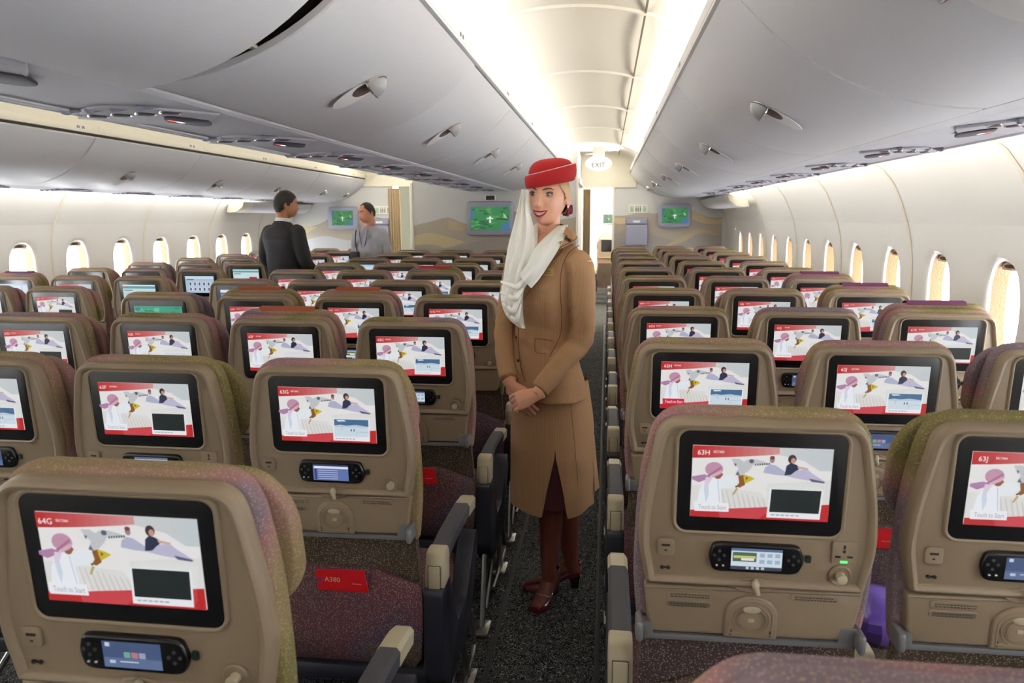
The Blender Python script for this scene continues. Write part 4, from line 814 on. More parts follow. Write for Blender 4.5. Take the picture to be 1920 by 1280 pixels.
def seat(sid, x, y, dz=0):
    r = int(sid[:2]); L = sid[2]
    dx, dy = dxs.get(sid, (0, 0)); rot = 0
    rr = random.Random(sid); lvl = 3 if y < 3.0 else (2 if y < 5 else 1)
    if sid == '58C': rot = .075
    if sid not in dxs and y > 3: rot = rr.uniform(-.012, .012)
    e = empty('passenger_seat', (x+dx, y+dy, 0), (rot, 0, rr.uniform(-.008, .008)))
    if dz: e.scale.z = 1+dz/1.2
    blk = {'H': 'right block', 'J': 'right block', 'K': 'right block', 'A': 'far left block', 'B': 'far left block', 'C': 'far left block'}.get(L, 'centre block')
    if r >= 61 or L in 'EFG' and r == 61: lab = 'beige seat back numbered %s on its screen, %s seat of the %s' % (sid, WORDS[L], blk)
    else:
        ref = {'right block': 63, 'centre block': 63, 'far left block': 60}[blk]; n_ = ref-r
        if blk == 'far left block': lab = 'beige %s seat of the far left block, %s' % (WORDS[L], ['nearest row seen', 'second row from the camera', 'third row from the camera', 'fourth row from the camera', 'fifth row from the camera', 'sixth row from the camera', 'seventh row from the camera', 'eighth row from the camera'][n_])
        else: lab = 'beige %s seat of the %s, %s rows ahead of the seat numbered 63%s' % (WORDS[L], blk, NUMW[n_], 'H' if blk == 'right block' else 'G')
    tag(e, lab, 'airplane seat', 'passenger seats in the %s' % blk)
    part('back_shell', G['shell'], e); part('cushion', G['cushion'], e)
    t_ = towel.get(sid); h_ = part('headrest', G['headrest_up'] if t_ else (G['headrest'] if (sid in WING or (r < 61 and rr.random() < .4)) else G['headrest_flat']), e)
    if t_: part('headrest_cover', G[t_], h_)
    bz = part('screen_bezel', G['bezel'], e); v_ = variants.get(sid, 'B' if r >= 59 or rr.random() < .8 else 'A'); d_ = part('display', ART[v_], bz)
    if v_ in 'ABFR' and r >= 58: part('seat_number', seat_text(sid), d_)
    part('seat_cushion', G['seat'], e); part('lower_back', G['lower'], e)
    if lvl >= 2:
        part('screen_surround', G['lip'], e); part('usb_socket', G['usb'], e); h = part('handset', G['handset'], e); part('handset_display', G['hs_'+hs.get(sid, 'd')], h)
        part('tray_table', G['tray'], e); part('tray_latch', G['latch'], e); part('literature_pocket', G['pocket'], e); part('coat_hook', G['hook'], e); part('seat_pan', G['pan'], e)
        if lvl == 3:
            part('button_pad', G['keys'], h); part('button_pad', G['keys2'], h); part('release_button', G['release'], e); part('headphone_jack', G['jack'], e); part('cup_holder', G['cup'], e); [part('placard', G['placard%d' % q_], e) for q_ in range(3)]; part('tray_hinge', G['hinge'], e)
            if L in 'HF': part('power_outlet', G['outlet'], e)
    for sx in ((-1, 1) if L in 'HGDC' else (-1,)):
        s_ = {'H': .248, 'J': .248, 'K': .248, 'G': .247, 'F': .247, 'E': .247, 'D': .247, 'C': .25, 'B': .25, 'A': .25}[L]
        aisle = (L == 'H' and sx < 0) or (L == 'G' and sx > 0) or (L == 'D' and sx < 0) or (L == 'C' and sx > 0)
        if sx > 0 and not aisle: continue
        if L in 'FE' and sx < 0 and False: continue
        a = part('armrest', G['arm'], e); a.location = (sx*s_, 0, 0)
        if aisle or lvl == 3: q = part('leg', G['leg'], e); q.location = (sx*s_, 0, 0)
        if aisle:
            q = part('side_panel', G['side'], e); q.location = (sx*s_, 0, 0)
            if lvl >= 2: q = part('baggage_bar', G['bar'], e); q.location = (sx*s_, 0, 0)
    ROWS[sid] = e
    return e
for r in range(64, 52, -1):
    y = YRT+(63-r)*.8128
    for k, L in enumerate('HJK'):
        if r == 64 and L != 'H': continue
        if r == 63 and L == 'K': continue
        seat('%d%s' % (r, L), XH+SR_*k, y)
for r in range(64, 54, -1):
    y = YCN+(63-r)*.8128
    for k, L in enumerate('GFED'):
        if (r == 64 and L != 'G') or (r == 63 and L == 'D'): continue
        seat('%d%s' % (r, L), XG-SC_*k, y)
for r in range(60, 52, -1):
    y = YLF+(63-r)*.8128
    for k, L in enumerate('CBA'):
        if r == 60 and L == 'A': continue
        seat('%d%s' % (r, L), XC_-SL_*k, y, DZL)
for sid in ('63G', '62G', '62H', '62J'): card(ROWS[sid], 0, sid)
# seats of the next cabin seen through the doorway
for k in range(6):
    e = empty('passenger_seat', (.06, 13.3+.82*k, 0)); tag(e, 'dim seat back in the next cabin beyond the doorway, %s one' % ['nearest', 'second', 'third', 'fourth', 'fifth', 'farthest'][k], 'airplane seat', 'seats of the next cabin')
    part('back_shell', G['shell'], e); part('cushion', G['cushion'], e); part('headrest', G['headrest'], e); part('seat_cushion', G['seat'], e); part('lower_back', G['lower'], e); a = part('armrest', G['arm'], e); a.location = (-.248, 0, 0)
    part('screen_bezel', G['bezel'], e); a = part('side_panel', G['side'], e); a.location = (-.248, 0, 0)
# purple blanket bag on the seat ahead of 63J
b = B(); rr = random.Random(3)
b.ell((0, 0, .075), (.085, .10, .075), 18, 12, fn=lambda p: p*(1+.14*noise.noise(p*18)))
e = b.build('blanket_bag', mat_once('purple_plastic', srgb(96, 70, 160), .18, coat=.6), smooth=25); e.location = (.70, 1.87, .476)
tag(e, 'shiny purple plastic wrapped blanket on the seat between 63H and the seat beside it', 'blanket')
# ================================================================ PEOPLE
from mathutils.bvhtree import BVHTree
def eval_mods(o):
    dg = bpy.context.evaluated_depsgraph_get(); dg.update(); me = bpy.data.meshes.new_from_object(o.evaluated_get(dg)); old = o.data; o.modifiers.clear(); o.data = me; me.name = old.name; return me
def remesh(b, name, mats, voxel, parent, smooth=2, assign=None):
    o = obj(name, b.mesh(name, mats, 0), parent)
    m = o.modifiers.new('r', 'REMESH'); m.mode = 'VOXEL'; m.voxel_size = voxel; m.use_smooth_shade = True
    if smooth: s_ = o.modifiers.new('s', 'SMOOTH'); s_.factor = .5; s_.iterations = smooth
    me = eval_mods(o)
    while len(me.materials) < (len(mats) if isinstance(mats, (list, tuple)) else 1): me.materials.append(mats[len(me.materials)])
    for p in me.polygons:
        p.use_smooth = True; p.material_index = assign(p.center) if assign else 0
    return o
def bvh(o): 
    me = o.data; return BVHTree.FromPolygons([v.co for v in me.vertices], [tuple(p.vertices) for p in me.polygons])
g_ = lambda x, c, s: math.exp(-((x-c)/s)**2)
def head_grid(k, female=True, nu=120, nv=110):
    """head in local axes: X = own left, Y = forward, Z up, origin between the ears"""
    rx, ry, rz = (.0715, .093, .110) if female else (.076, .097, .112); rings = []
    for j in range(1, nv):
        s_ = cos(pi*j/nv); c_ = sqrt(max(0, 1-s_*s_)); ring = []
        for i in range(nu):
            a = 2*pi*i/nu; ca, sa = sin(a), cos(a)       # ca: x, sa: y
            z = rz*s_; low = max(0, -s_)
            p = 2.0+ (1.7*low if sa > 0 else 0); rad = (1-abs(s_)**p)**(1/p)
            x = rx*rad*ca*(1-(.40 if female else .28)*low**1.6*(1 if sa > -.2 else .6)); y = (ry if sa > 0 else ry*1.0)*rad*sa
            if sa > 0: y = ry*rad*(abs(sa)**.92)
            if sa < 0: y *= (1-.45*low**1.5)
            if female: x *= 1-.04*low
            else: x *= 1+.10*low**2
            f = max(0, sa)**1.2
            ax = abs(x)
            d = .0
            d += .0095*g_(x, 0, .0075)*g_(z, -.010, .020)+.0165*g_(x, 0, .0090)*g_(z, -.034, .0105)+.0035*g_(ax, .0115, .006)*g_(z, -.036, .008)
            d -= .0105*g_(ax, .031, .0150)*g_(z, .006, .0115); d += .0030*g_(ax, .030, .022)*g_(z, .027, .008)
            d += (.0065 if female else .004)*g_(ax, .043, .016)*g_(z, -.030, .018)
            d += .0040*g_(x, 0, .022)*g_(z, -.056, .007)+.0045*g_(x, 0, .016)*g_(z, -.074, .006)-.0030*g_(x, 0, .02)*g_(z, -.0845, .006)+.0055*g_(x, 0, .016)*g_(z, -.099, .010)
            d -= .004*g_(ax, .034, .008)*g_(z, -.060, .014)
            y += d*f; ring.append((x, y, z))
        rings.append(ring)
    return rings, rz
class Head:
    def __init__(s, c, yaw, pitch=0, roll=0, female=True, scale=1):
        s.c = Vector(c); F = Vector((-sin(yaw), -cos(yaw), 0)); L = Vector((cos(yaw), -sin(yaw), 0)); Z = Vector((0, 0, 1))
        F2 = (F*cos(pitch)-Z*sin(pitch)); Z2 = (Z*cos(pitch)+F*sin(pitch)); L2 = (L*cos(roll)+Z2*sin(roll)); Z3 = (Z2*cos(roll)-L*sin(roll))
        s.L, s.F, s.Z = L2, F2, Z3; s.k = scale; s.rings, s.rz = head_grid(0, female); s.pts = [p for r in s.rings for p in r if p[1] > .02]
    def w(s, x, y, z): return tuple(s.c+(s.L*x+s.F*y+s.Z*z)*s.k)
    def sy(s, x, z):
        best = sorted(((p[0]-x)**2+(p[2]-z)**2, p[1]) for p in s.pts)[:3]; ws = [1/(d+1e-8) for d, _ in best]; return sum(w_*y for w_, (_, y) in zip(ws, best))/sum(ws)
    def on(s, x, z, o=0): return s.w(x, s.sy(x, z)+o, z)
    def add(s, b, m=0):
        I = b.loft([[s.w(*p) for p in r] for r in s.rings], m, False, False); a = b.V(s.w(0, 0, s.rz)); c = b.V(s.w(0, .02, -s.rz)); n = len(I[0])
        for i in range(n): j = (i+1) % n; b.F((a, I[0][j], I[0][i]), m); b.F((c, I[-1][i], I[-1][j]), m)
        for sx in (-1, 1):   # ears
            R = Matrix((s.L, s.F, s.Z)).transposed(); b.ell(s.w(sx*.0765, -.012, -.008), (.0075*s.k, .017*s.k, .030*s.k), 12, 10, m, R=R @ Matrix.Rotation(.5*sx, 3, 'Z') @ Matrix.Rotation(-.2, 3, 'X'))
def face_parts(h, par, skin, lipcol, brow, iris, smile=True, makeup=True, pearl=False):
    for sx in (-1, 1):
        cx, cz = sx*.0305, .0065; cy = h.sy(cx, cz)-.0045
        b = B(); R = Matrix((h.L, h.F, h.Z)).transposed()
        b.ell(h.w(cx, cy, cz), tuple([.0124*h.k]*3), 20, 14, 0, R=R)
        gz = Vector((0, 1, 0)); 
        for r_, off, mi in ((.0060, .0125, 1), (.0030, .0129, 2)): b.poly([h.w(cx+.0006*sx+r_*cos(q), cy+off-.0004, cz+r_*sin(q)) for q in [2*pi*i/14 for i in range(14)]], mi)
        b.poly([h.w(cx+.002+.0011*cos(q), cy+.0129, cz+.0022+.0011*sin(q)) for q in [2*pi*i/8 for i in range(8)]], 0)  # small white disc painted as a glint on the pupil
        ey = b.build('eye', [mat_once('eye_white', srgb(236, 232, 230), .2), iris, mat_once('pupil', (.01, .01, .01), .1)], par, smooth=60)
        # lids: skin shells over the eyeball, leaving an almond opening
        b = B()
        def lid(up_, open_, m):
            rr = .0139; rows = []
            for j in range(6):
                t = j/5; row = []
                for i in range(17):
                    q = -1+2*i/16; x = q*.0165; edge = open_*(1-q*q)**.75; zz = up_*(edge+(.0125-edge)*t) if True else 0
                    yy = sqrt(max(0, rr*rr-x*x*.62-zz*zz)) ; row.append(h.w(cx+x, cy+yy-.0006-(.001*t), cz+zz-.0008*q*sx*-1))
                rows.append(row)
            b.loft(rows, m, False, False, closed=False); return rows[0]
        e1 = lid(1, .0058, 0); e2 = lid(-1, .0050, 1)
        b.build('eyelid', [mat_once('eye_shadow', srgb(118, 78, 78), .5) if makeup else skin, skin], par, smooth=60, recalc=False)
        if makeup:
            b = B(); b.tube(e1, [.0006]+[.0015]*15+[.0012], 6); b.tube(e2, .0008, 5); b.build('eyelashes', mat_once('lashes', (.015, .01, .01), .6), par)
        b = B(); pts = [h.on(cx+sx*q*.019, .0245+.0045*(1-(q-.3)**2)-(.002 if q > .6 else 0), .0012) for q in [-1+2*i/8 for i in range(9)]]; b.tube(pts, [.0014, .0026, .0030, .0030, .0028, .0026, .0021, .0015, .0008] if makeup else [.002, .003, .0034, .0034, .0032, .003, .0026, .002, .001], 6); b.build('eyebrow', brow, par)
    wd = .0300 if smile else .022
    U = lambda q: -.0585+(.0050*q*q if smile else 0)+.0012*abs(abs(q)-.25)
    Lw = lambda q: (-.0765 if smile else -.0655)+(.0230*q*q if smile else .006*q*q)
    if smile:
        b = B(); row = lambda fz, o: [h.on(wd*.93*q, fz(q), o) for q in [-1+2*i/16 for i in range(17)]]
        b.loft([row(lambda q: U(q)-.001, .0012), row(lambda q: (U(q)+Lw(q))/2, .0022), row(lambda q: Lw(q)+.004*(1-q*q)**.5, .0016)], 0, False, False, closed=False); b.build('teeth', mat_once('teeth', srgb(240, 236, 230), .25), par, smooth=60, recalc=False)
        b = B()
        for i in range(-3, 4): x = .0058*i; b.tube([h.on(x, U(x/wd)-.001, .0024), h.on(x, (U(x/wd)+Lw(x/wd))/2, .0032), h.on(x, Lw(x/wd)+.005, .0026)], .00022, 4)
        b.build('tooth_gap', mat_once('tooth_line', srgb(170, 150, 140), .5), par)
    b = B(); qs = [-1+2*i/20 for i in range(21)]; th = .0030 if smile else .0026
    b.tube([h.on(wd*q, U(q), .0024-.0012*abs(q)) for q in qs], [(th*(1-.75*abs(q)**3), th*(1-.75*abs(q)**3)) for q in qs], 8)
    b.tube([h.on(wd*q, Lw(q)+.001, .0024-.0014*abs(q)) for q in qs], [(th*1.25*(1-.8*abs(q)**3), th*1.1*(1-.8*abs(q)**3)) for q in qs], 8); b.build('lips', lipcol, par)
    if pearl:
        for sx in (1, -1):
            b = B(); b.ell(h.w(sx*.080, -.006, -.038), tuple([.0042]*3), 10, 8); b.build('pearl_earring', mat_once('pearl', srgb(240, 238, 230), .2), par)
def hand(b, W, D, N, T, k=1, curl=(.5,)*4, thumb=(.6, .5), spread=.0, sweep=0, m=0):
    """W wrist, D finger direction, N palm-side normal, T towards the thumb"""
    W = Vector(W); D = Vector(D).normalized(); N = Vector(N); N = (N-D*N.dot(D)).normalized(); T0 = D.cross(N); T = T0 if T0.dot(Vector(T)) > 0 else -T0
    P = lambda d, t, n_: W+(D*d+T*t+N*n_)*k
    rings = []
    for d, hw, hd in ((-.03, .026, .020), (0, .027, .019), (.025, .034, .017), (.05, .040, .016), (.075, .041, .014), (.088, .038, .012)):
        rings.append([tuple(P(d, hw*cos(q), hd*sin(q)*(1 if True else 1))) for q in [2*pi*i/14 for i in range(14)]])
    b.loft(rings, m)
    for i, (t0, L, r) in enumerate(((.030, .070, .0085), (.010, .078, .0088), (-.011, .072, .0084), (-.030, .058, .0074))):
        c = curl[i % len(curl)]; p = P(.075, t0, 0); pts = [tuple(p)]; a = 0; dirn = D+T*spread*(t0/.03)
        p = P(.090, t0*1.02, 0); pts.append(tuple(p)); 
        for seg, aa in ((.45, c*.9), (.30, c*1.1), (.25, c*.7)):
            a += aa; dd = (dirn.normalized()*cos(a)+N*sin(a)); p = p+dd*L*seg*k; pts.append(tuple(p))
        b.tube(pts, [r*k, r*k, r*.97*k, r*.90*k, r*.72*k], 8, m)
    p = P(.018, .022, .004); pts = [tuple(P(.005, .012, .003)), tuple(p)]; dd = (D*cos(thumb[0])+T*sin(thumb[0])+N*.25).normalized()
    for seg in (.034, .028, .022): p = p+dd*seg*k; pts.append(tuple(p)); dd = (dd*cos(thumb[1]*.6)+(D*.6+N*.8)*sin(thumb[1]*.6)).normalized()
    b.tube(pts, [.012*k, .012*k, .0105*k, .009*k, .007*k], 8, m)
    return pts
def torso(b, c, yaw, rings, m=0, n=28, e=2.3):
    """rings: (z, half width, half depth, forward, side)"""
    F = Vector((-sin(yaw), -cos(yaw), 0)); L = Vector((cos(yaw), -sin(yaw), 0)); R = []
    for z, hw, hd, fw, sd in rings:
        r = []
        for i in range(n):
            a = 2*pi*i/n; ca, sa = cos(a), sin(a); x = abs(ca)**(2/e)*(1 if ca > 0 else -1)*hw; y = abs(sa)**(2/e)*(1 if sa > 0 else -1)*hd
            r.append(tuple(Vector((c[0], c[1], z))+L*(x+sd)+F*(y+fw)))
        R.append(r)
    b.loft(R, m)
def crv(P, k=5):
    """smooth 3-D polyline"""
    o = []
    for i in range(len(P)-1):
        p0, p1, p2, p3 = [Vector(P[max(0, min(len(P)-1, j))]) for j in (i-1, i, i+1, i+2)]
        for j in range(k): t = j/k; o.append(tuple(.5*((2*p1)+(-p0+p2)*t+(2*p0-5*p1+4*p2-p3)*t*t+(-p0+3*p1-3*p2+p3)*t**3)))
    return o+[tuple(P[-1])]
def rad(R, k=5):
    o = []
    for i in range(len(R)-1): o += [lerp(R[i], R[i+1], j/k) for j in range(k)]
    return o+[R[-1]]
def limb(b, P, R, m=0, seg=16): b.tube(crv(P), rad(R), seg, m)
def hair_cap(h, mat_, par, r=(.078, .100, .117), back=-.006, zmin=-.05, front=.055, name='hair', side=.03, bump=.0015):
    b = B(); n, nv = 72, 50; rows = []
    for j in range(1, nv):
        a = pi*j/nv; rows.append([Vector((sin(a)*sin(2*pi*i/n)*r[0], sin(a)*cos(2*pi*i/n)*r[1]+back, cos(a)*r[2])) for i in range(n)])
    keep = lambda p: p.z > zmin-(.02 if p.y < -.05 else 0) and not (p.y > side+max(0, p.z)*.75 and p.z < front) and not (p.z < -.012 and p.y > -.030)
    I = [[b.V(h.w(*(p*(1+bump*10*noise.noise(Vector((p.x*40, p.y*12, p.z*60))))))) for p in row] for row in rows]; t = b.V(h.w(0, back, r[2]))
    for j in range(len(I)-1):
        for i in range(n):
            k = (i+1) % n; q = (rows[j][i]+rows[j+1][k])/2
            if keep(q): b.F((I[j][i], I[j][k], I[j+1][k], I[j+1][i]))
    for i in range(n): b.F((t, I[0][i], I[0][(i+1) % n]))
    return b.build(name, mat_, par, smooth=60)
def stripes(name, c0, c1, cx, cy, freq, wid=.2, rough=.8, amt=.5):
    """woven vertical stripes, counted round the wearer"""
    m = mat(name, c0, rough, spec=.2, bump=(600, .2)); N, L, p = nodes(m); tc = N.new('ShaderNodeTexCoord'); sp = N.new('ShaderNodeSeparateXYZ'); L.new(tc.outputs['Object'], sp.inputs[0])
    def mth(op, a, b_=None):
        q = N.new('ShaderNodeMath'); q.operation = op
        for i, x in enumerate((a, b_)):
            if x is None: continue
            if isinstance(x, (int, float)): q.inputs[i].default_value = x
            else: L.new(x, q.inputs[i])
        return q.outputs[0]
    ang = mth('ARCTAN2', mth('SUBTRACT', sp.outputs[0], cx), mth('SUBTRACT', sp.outputs[1], cy)); fr = mth('FRACT', mth('MULTIPLY', ang, freq)); dx_ = mth('SUBTRACT', sp.outputs[0], cx); dy_ = mth('SUBTRACT', sp.outputs[1], cy); rr_ = mth('ADD', mth('MULTIPLY', dx_, dx_), mth('MULTIPLY', dy_, dy_)); am = mth('MULTIPLY', mth('LESS_THAN', fr, wid), mth('ADD', mth('MULTIPLY', mth('LESS_THAN', rr_, .0205), amt*.7), amt*.3))
    mx = N.new('ShaderNodeMix'); mx.data_type = 'RGBA'; L.new(am, mx.inputs[0]); mx.inputs[6].default_value = c0; mx.inputs[7].default_value = c1; L.new(mx.outputs[2], p.inputs['Base Color']); return m
# ---------------------------------------------------------------- the stewardess
e = tag(empty('person', (0, 0, 0)), 'woman in beige pinstripe uniform, red hat and white scarf standing in the aisle', 'person')
WY, WC = .62, (-.232, 2.875)
skin, tights = mat('woman_skin', srgb(222, 166, 138), .42), mat('tan_tights', srgb(98, 50, 38), .5)
for mm in (skin,): mm.node_tree.nodes['Principled BSDF'].inputs['Subsurface Weight'].default_value = .08; mm.node_tree.nodes['Principled BSDF'].inputs['Subsurface Radius'].default_value = (.01, .004, .002)
H = Head((-.222, 2.865, 1.643), .31, .03, -.06, True, .985)
b = B(); H.add(b)
b.tube([H.w(0, -.012, -.03), H.w(0, -.022, -.10), (-.226, 2.885, 1.50), (-.228, 2.89, 1.44)], [(.044, .050), (.040, .045), (.044, .046), (.070, .058)], 20)
torso(b, WC, WY, [(.84, .120, .085, 0, 0), (.95, .125, .085, 0, 0), (1.06, .112, .082, 0, 0), (1.15, .115, .085, 0, 0), (1.29, .135, .105, .01, 0), (1.38, .145, .09, 0, 0), (1.43, .145, .075, 0, 0), (1.465, .09, .06, 0, 0), (1.49, .05, .05, 0, 0)])
LS, LE, LW = (-.092, 2.765, 1.405), (-.088, 2.785, 1.105), (-.250, 2.690, .910)
RS, RE, RW = (-.352, 2.960, 1.405), (-.400, 2.930, 1.120), (-.358, 2.775, .925)
limb(b, [LS, ((LS[0]+LE[0])/2+.006, 2.772, 1.26), LE, ((LE[0]+LW[0])/2, 2.735, 1.01), LW], [.042, .038, .034, .030, .022])
limb(b, [RS, (-.383, 2.95, 1.26), RE, (-.385, 2.85, 1.02), RW], [.042, .038, .034, .030, .022])
hand(b, RW, (.55, -.10, -.82), (.30, .92, .1), (.6, -.2, .6), .92, (.22, .2, .2, .25), (.5, .4))
hand(b, LW, (-.93, .02, -.38), (-.1, .85, -.5), (-.1, -.3, .9), .92, (.75, .8, .8, .75), (.25, .5))
KF, KB = (-.222, 2.845, .50), (-.165, 2.905, .50)
AF, AB = (-.214, 2.838, .135), (-.128, 2.945, .135)
limb(b, [(-.205, 2.86, .95), (-.215, 2.85, .72), KF, (-.205, 2.85, .34), AF, (-.205, 2.860, .085)], [.085, .078, .052, .050, .031, .030])
limb(b, [(-.19, 2.92, .95), (-.175, 2.92, .72), KB, (-.142, 2.925, .34), AB, (-.112, 2.952, .085)], [.085, .078, .052, .050, .031, .030])
def foot(b, A, toe, heel):
    A, toe, heel = Vector(A), Vector(toe), Vector(heel); mid = heel.lerp(toe, .62)
    b.tube([tuple(heel+Vector((0, 0, .080))), tuple(A.lerp(heel+Vector((0, 0, .09)), .5)), tuple(heel.lerp(toe, .38)+Vector((0, 0, .078))), tuple(mid+Vector((0, 0, .036))), tuple(toe+(heel-toe)*.06+Vector((0, 0, .020)))], [(.022, .024), (.034, .028), (.030, .029), (.018, .034), (.010, .022)], 14, up=(0, 0, 1))
FT, FH = (-.262, 2.735, 0), (-.190, 2.905, 0)
BT, BH = (-.330, 2.925, 0), (-.100, 2.965, 0)
foot(b, AF, FT, FH); foot(b, AB, BT, BH)
remesh(b, 'body', [skin, tights], .0032, e, 1, lambda c: 1 if c.z < .84 and (c.z < .80 or c.y > 2.80) else 0)
mt = mat_once
face_parts(H, e, skin, mt('red_lipstick', srgb(168, 20, 40), .3), mt('brown_brow', srgb(84, 52, 34), .8), mt('grey_iris', srgb(70, 84, 96), .2), True, True, True)
hm = mt('blonde_hair', srgb(190, 158, 112), .55, bump=(160, .6))
hair_cap(H, hm, e, r=(.0785, .102, .118), back=-.008, zmin=-.050, front=.075, side=.014)
b = B(); b.ell(H.w(0, -.112, -.02), (.045, .035, .042), 16, 12, 0, R=Matrix((H.L, H.F, H.Z)).transposed()); b.build('hair_bun', hm, e)
b = B(); b.ell(H.w(.040, -.100, -.052), (.024, .022, .026), 14, 10, fn=lambda p: p*(1+.15*sin(p.x*400))); b.build('hair_band', mt('maroon_band', srgb(110, 16, 36), .7), e)
# hat
felt = mt('red_felt', srgb(164, 10, 18), .85, bump=(700, .4)); n_ = 48
def hat_ring(k, z, tilt=1, fx=0): return [H.w(.0895*k*sin(2*pi*i/n_)+fx, .108*k*cos(2*pi*i/n_)-.012, z+tilt*(.016*sin(2*pi*i/n_)-.010*cos(2*pi*i/n_))) for i in range(n_)]
b = B(); b.loft([hat_ring(.93, .050), hat_ring(.985, .043), hat_ring(1.03, .051), hat_ring(1.065, .066), hat_ring(1.07, .082), hat_ring(1.04, .096, 1.35), hat_ring(1.0, .100, 1.5), hat_ring(.95, .096, 1.5), hat_ring(.90, .06)], 0, False, False); hb = b.build('hat_brim', felt, e, smooth=60)
b = B(); b.loft([hat_ring(k, z, .6*k) for k, z in ((.93, .05), (.93, .088), (.92, .100), (.89, .110), (.84, .119), (.76, .127), (.65, .133), (.50, .1375), (.34, .140), (.16, .1412))], 0, False, True); b.build('hat_crown', felt, e, smooth=60)
b = B(); r = hat_ring(1.015, .1005, 1.45); b.tube(r+[r[0]], .0012, 6); b.build('hat_piping', mt('cream_piping', srgb(236, 226, 214), .6), hb)
# jacket
cloth = stripes('beige_pinstripe', srgb(170, 134, 100), srgb(140, 84, 66), WC[0], WC[1], 21, .25, .8, .5); trimc = mt('maroon_piping', srgb(110, 26, 34), .6)
b = B(); torso(b, WC, WY, [(.862, .172, .130, 0, 0), (.93, .164, .122, 0, 0), (1.0, .142, .106, 0, 0), (1.07, .120, .096, 0, 0), (1.15, .122, .102, .004, 0), (1.24, .134, .120, .012, 0), (1.30, .140, .126, .014, 0), (1.37, .150, .108, .006, 0), (1.42, .160, .090, 0, 0), (1.452, .125, .076, -.004, 0), (1.478, .088, .068, -.010, 0), (1.495, .068, .060, -.012, 0), (1.503, .062, .056, -.012, 0)], n=36)
limb(b, [(-.118, 2.782, 1.405), (-.094, 2.765, 1.375), (-.084, 2.768, 1.26), LE, ((LE[0]+LW[0])/2+.006, 2.738, 1.018), (-.238, 2.697, .925)], [(.050, .048), (.060, .056), (.054, .052), (.049, .048), (.045, .044), (.041, .040)] and [.048, .053, .047, .044, .041, .037])
limb(b, [(-.325, 2.945, 1.405), (-.352, 2.958, 1.375), (-.378, 2.95, 1.26), RE, (-.388, 2.858, 1.02), (-.366, 2.785, .945)], [.048, .053, .047, .044, .041, .036])
jk = remesh(b, 'jacket', [cloth, skin], .0055, e, 3, lambda c: 1 if (c.z > 1.40 and abs((c.x-WC[0])*cos(WY)-(c.y-WC[1])*sin(WY)+.0) < (c.z-1.40)*.75 and -(c.x-WC[0])*sin(WY)-(c.y-WC[1])*cos(WY) > 0) else 0)
# soft folds on the jacket
for v in jk.data.vertices:
    c = v.co; nn = Vector(v.normal); d = .0030*noise.noise(Vector((c.x*14+3, c.y*14, c.z*9+c.x*16)))+.0022*sin(c.z*90+c.x*50)*g_(c.z, 1.09, .05); v.co = c+nn*d
JB = bvh(jk)
def onj(p, off, eye_=Vector((0, 0, EYE))):
    """drop a point onto the jacket front, seen along the line from the aisle"""
    d = (Vector(p)-eye_).normalized(); hit = JB.ray_cast(eye_, d, 5)
    q = hit[0] if hit[0] is not None else Vector(p)
    return tuple(q-d*off)
def drape(b, A, Bl, off, m=0, nv=5, thick=.002, k=6, fold=None):
    A = crv(A, k); Bl = crv(Bl, k); n = min(len(A), len(Bl)); rows = []
    for j in range(nv):
        t = j/(nv-1); row = []
        for i in range(n):
            p = Vector(A[i]).lerp(Vector(Bl[i]), t); o_ = off+(fold(i/(n-1), t) if fold else 0); row.append(onj(p, o_))
        rows.append(row)
    back = [[tuple(Vector(q)+(Vector(q)-Vector((0, 0, EYE))).normalized()*thick) for q in r] for r in rows]
    b.loft(rows, m, False, False, closed=False); b.loft(back, m, False, False, closed=False)
    edge = rows[0]+[r[-1] for r in rows[1:-1]]+rows[-1][::-1]+[r[0] for r in rows[1:-1]][::-1]; eb = back[0]+[r[-1] for r in back[1:-1]]+back[-1][::-1]+[r[0] for r in back[1:-1]][::-1]
    b.loft([edge, eb], m, False, False)
b = B(); drape(b, [(-0.146, 2.740, 1.530), (-0.166, 2.740, 1.489), (-0.204, 2.740, 1.421), (-0.262, 2.740, 1.323), (-0.308, 2.740, 1.262)], [(-0.127, 2.740, 1.507), (-0.126, 2.740, 1.476), (-0.169, 2.740, 1.433), (-0.224, 2.740, 1.382), (-0.306, 2.740, 1.258)], .009); b.build('lapel', cloth, e, smooth=50)
b = B()
ci = crv([(-0.181, 2.745, 1.470), (-.158, 2.80, 1.505), (-.158, 2.86, 1.530), (-.195, 2.93, 1.540), (-.25, 2.945, 1.540), (-.292, 2.92, 1.525), (-.310, 2.86, 1.495)], 5); co_ = crv([(-0.169, 2.735, 1.453), (-.120, 2.80, 1.478), (-.118, 2.87, 1.492), (-.178, 2.968, 1.490), (-.26, 2.985, 1.488), (-.322, 2.95, 1.478), (-.338, 2.87, 1.455)], 5); mid_ = [tuple((Vector(a_)+Vector(c_))/2+Vector((.006, -.004, .010))) for a_, c_ in zip(ci, co_)]
b.loft([ci, mid_, co_, [tuple(Vector(q)-Vector((0, 0, .006))) for q in co_], [tuple(Vector(q)-Vector((0, 0, .006))) for q in ci]], 0, False, False, closed=False); b.build('collar', cloth, e, smooth=60, recalc=False)
b = B(); b.tube([tuple(Vector(q)+Vector((0, -.002, 0))) for q in co_[:12]], .0016, 6); b.build('collar_piping', trimc, e)
b = B(); b.tube([onj(p, .011) for p in crv([(-0.177, 2.740, 1.460), (-0.163, 2.740, 1.449), (-0.169, 2.740, 1.433), (-0.197, 2.740, 1.406), (-0.224, 2.740, 1.382)])], .0011, 5); b.tube([onj(p, .0085) for p in crv([(-0.224, 2.740, 1.382), (-0.260, 2.740, 1.326), (-0.306, 2.740, 1.258)])], .0010, 5); b.build('lapel_edge', mt('brown_seam_shade', srgb(96, 60, 44), .7), e)
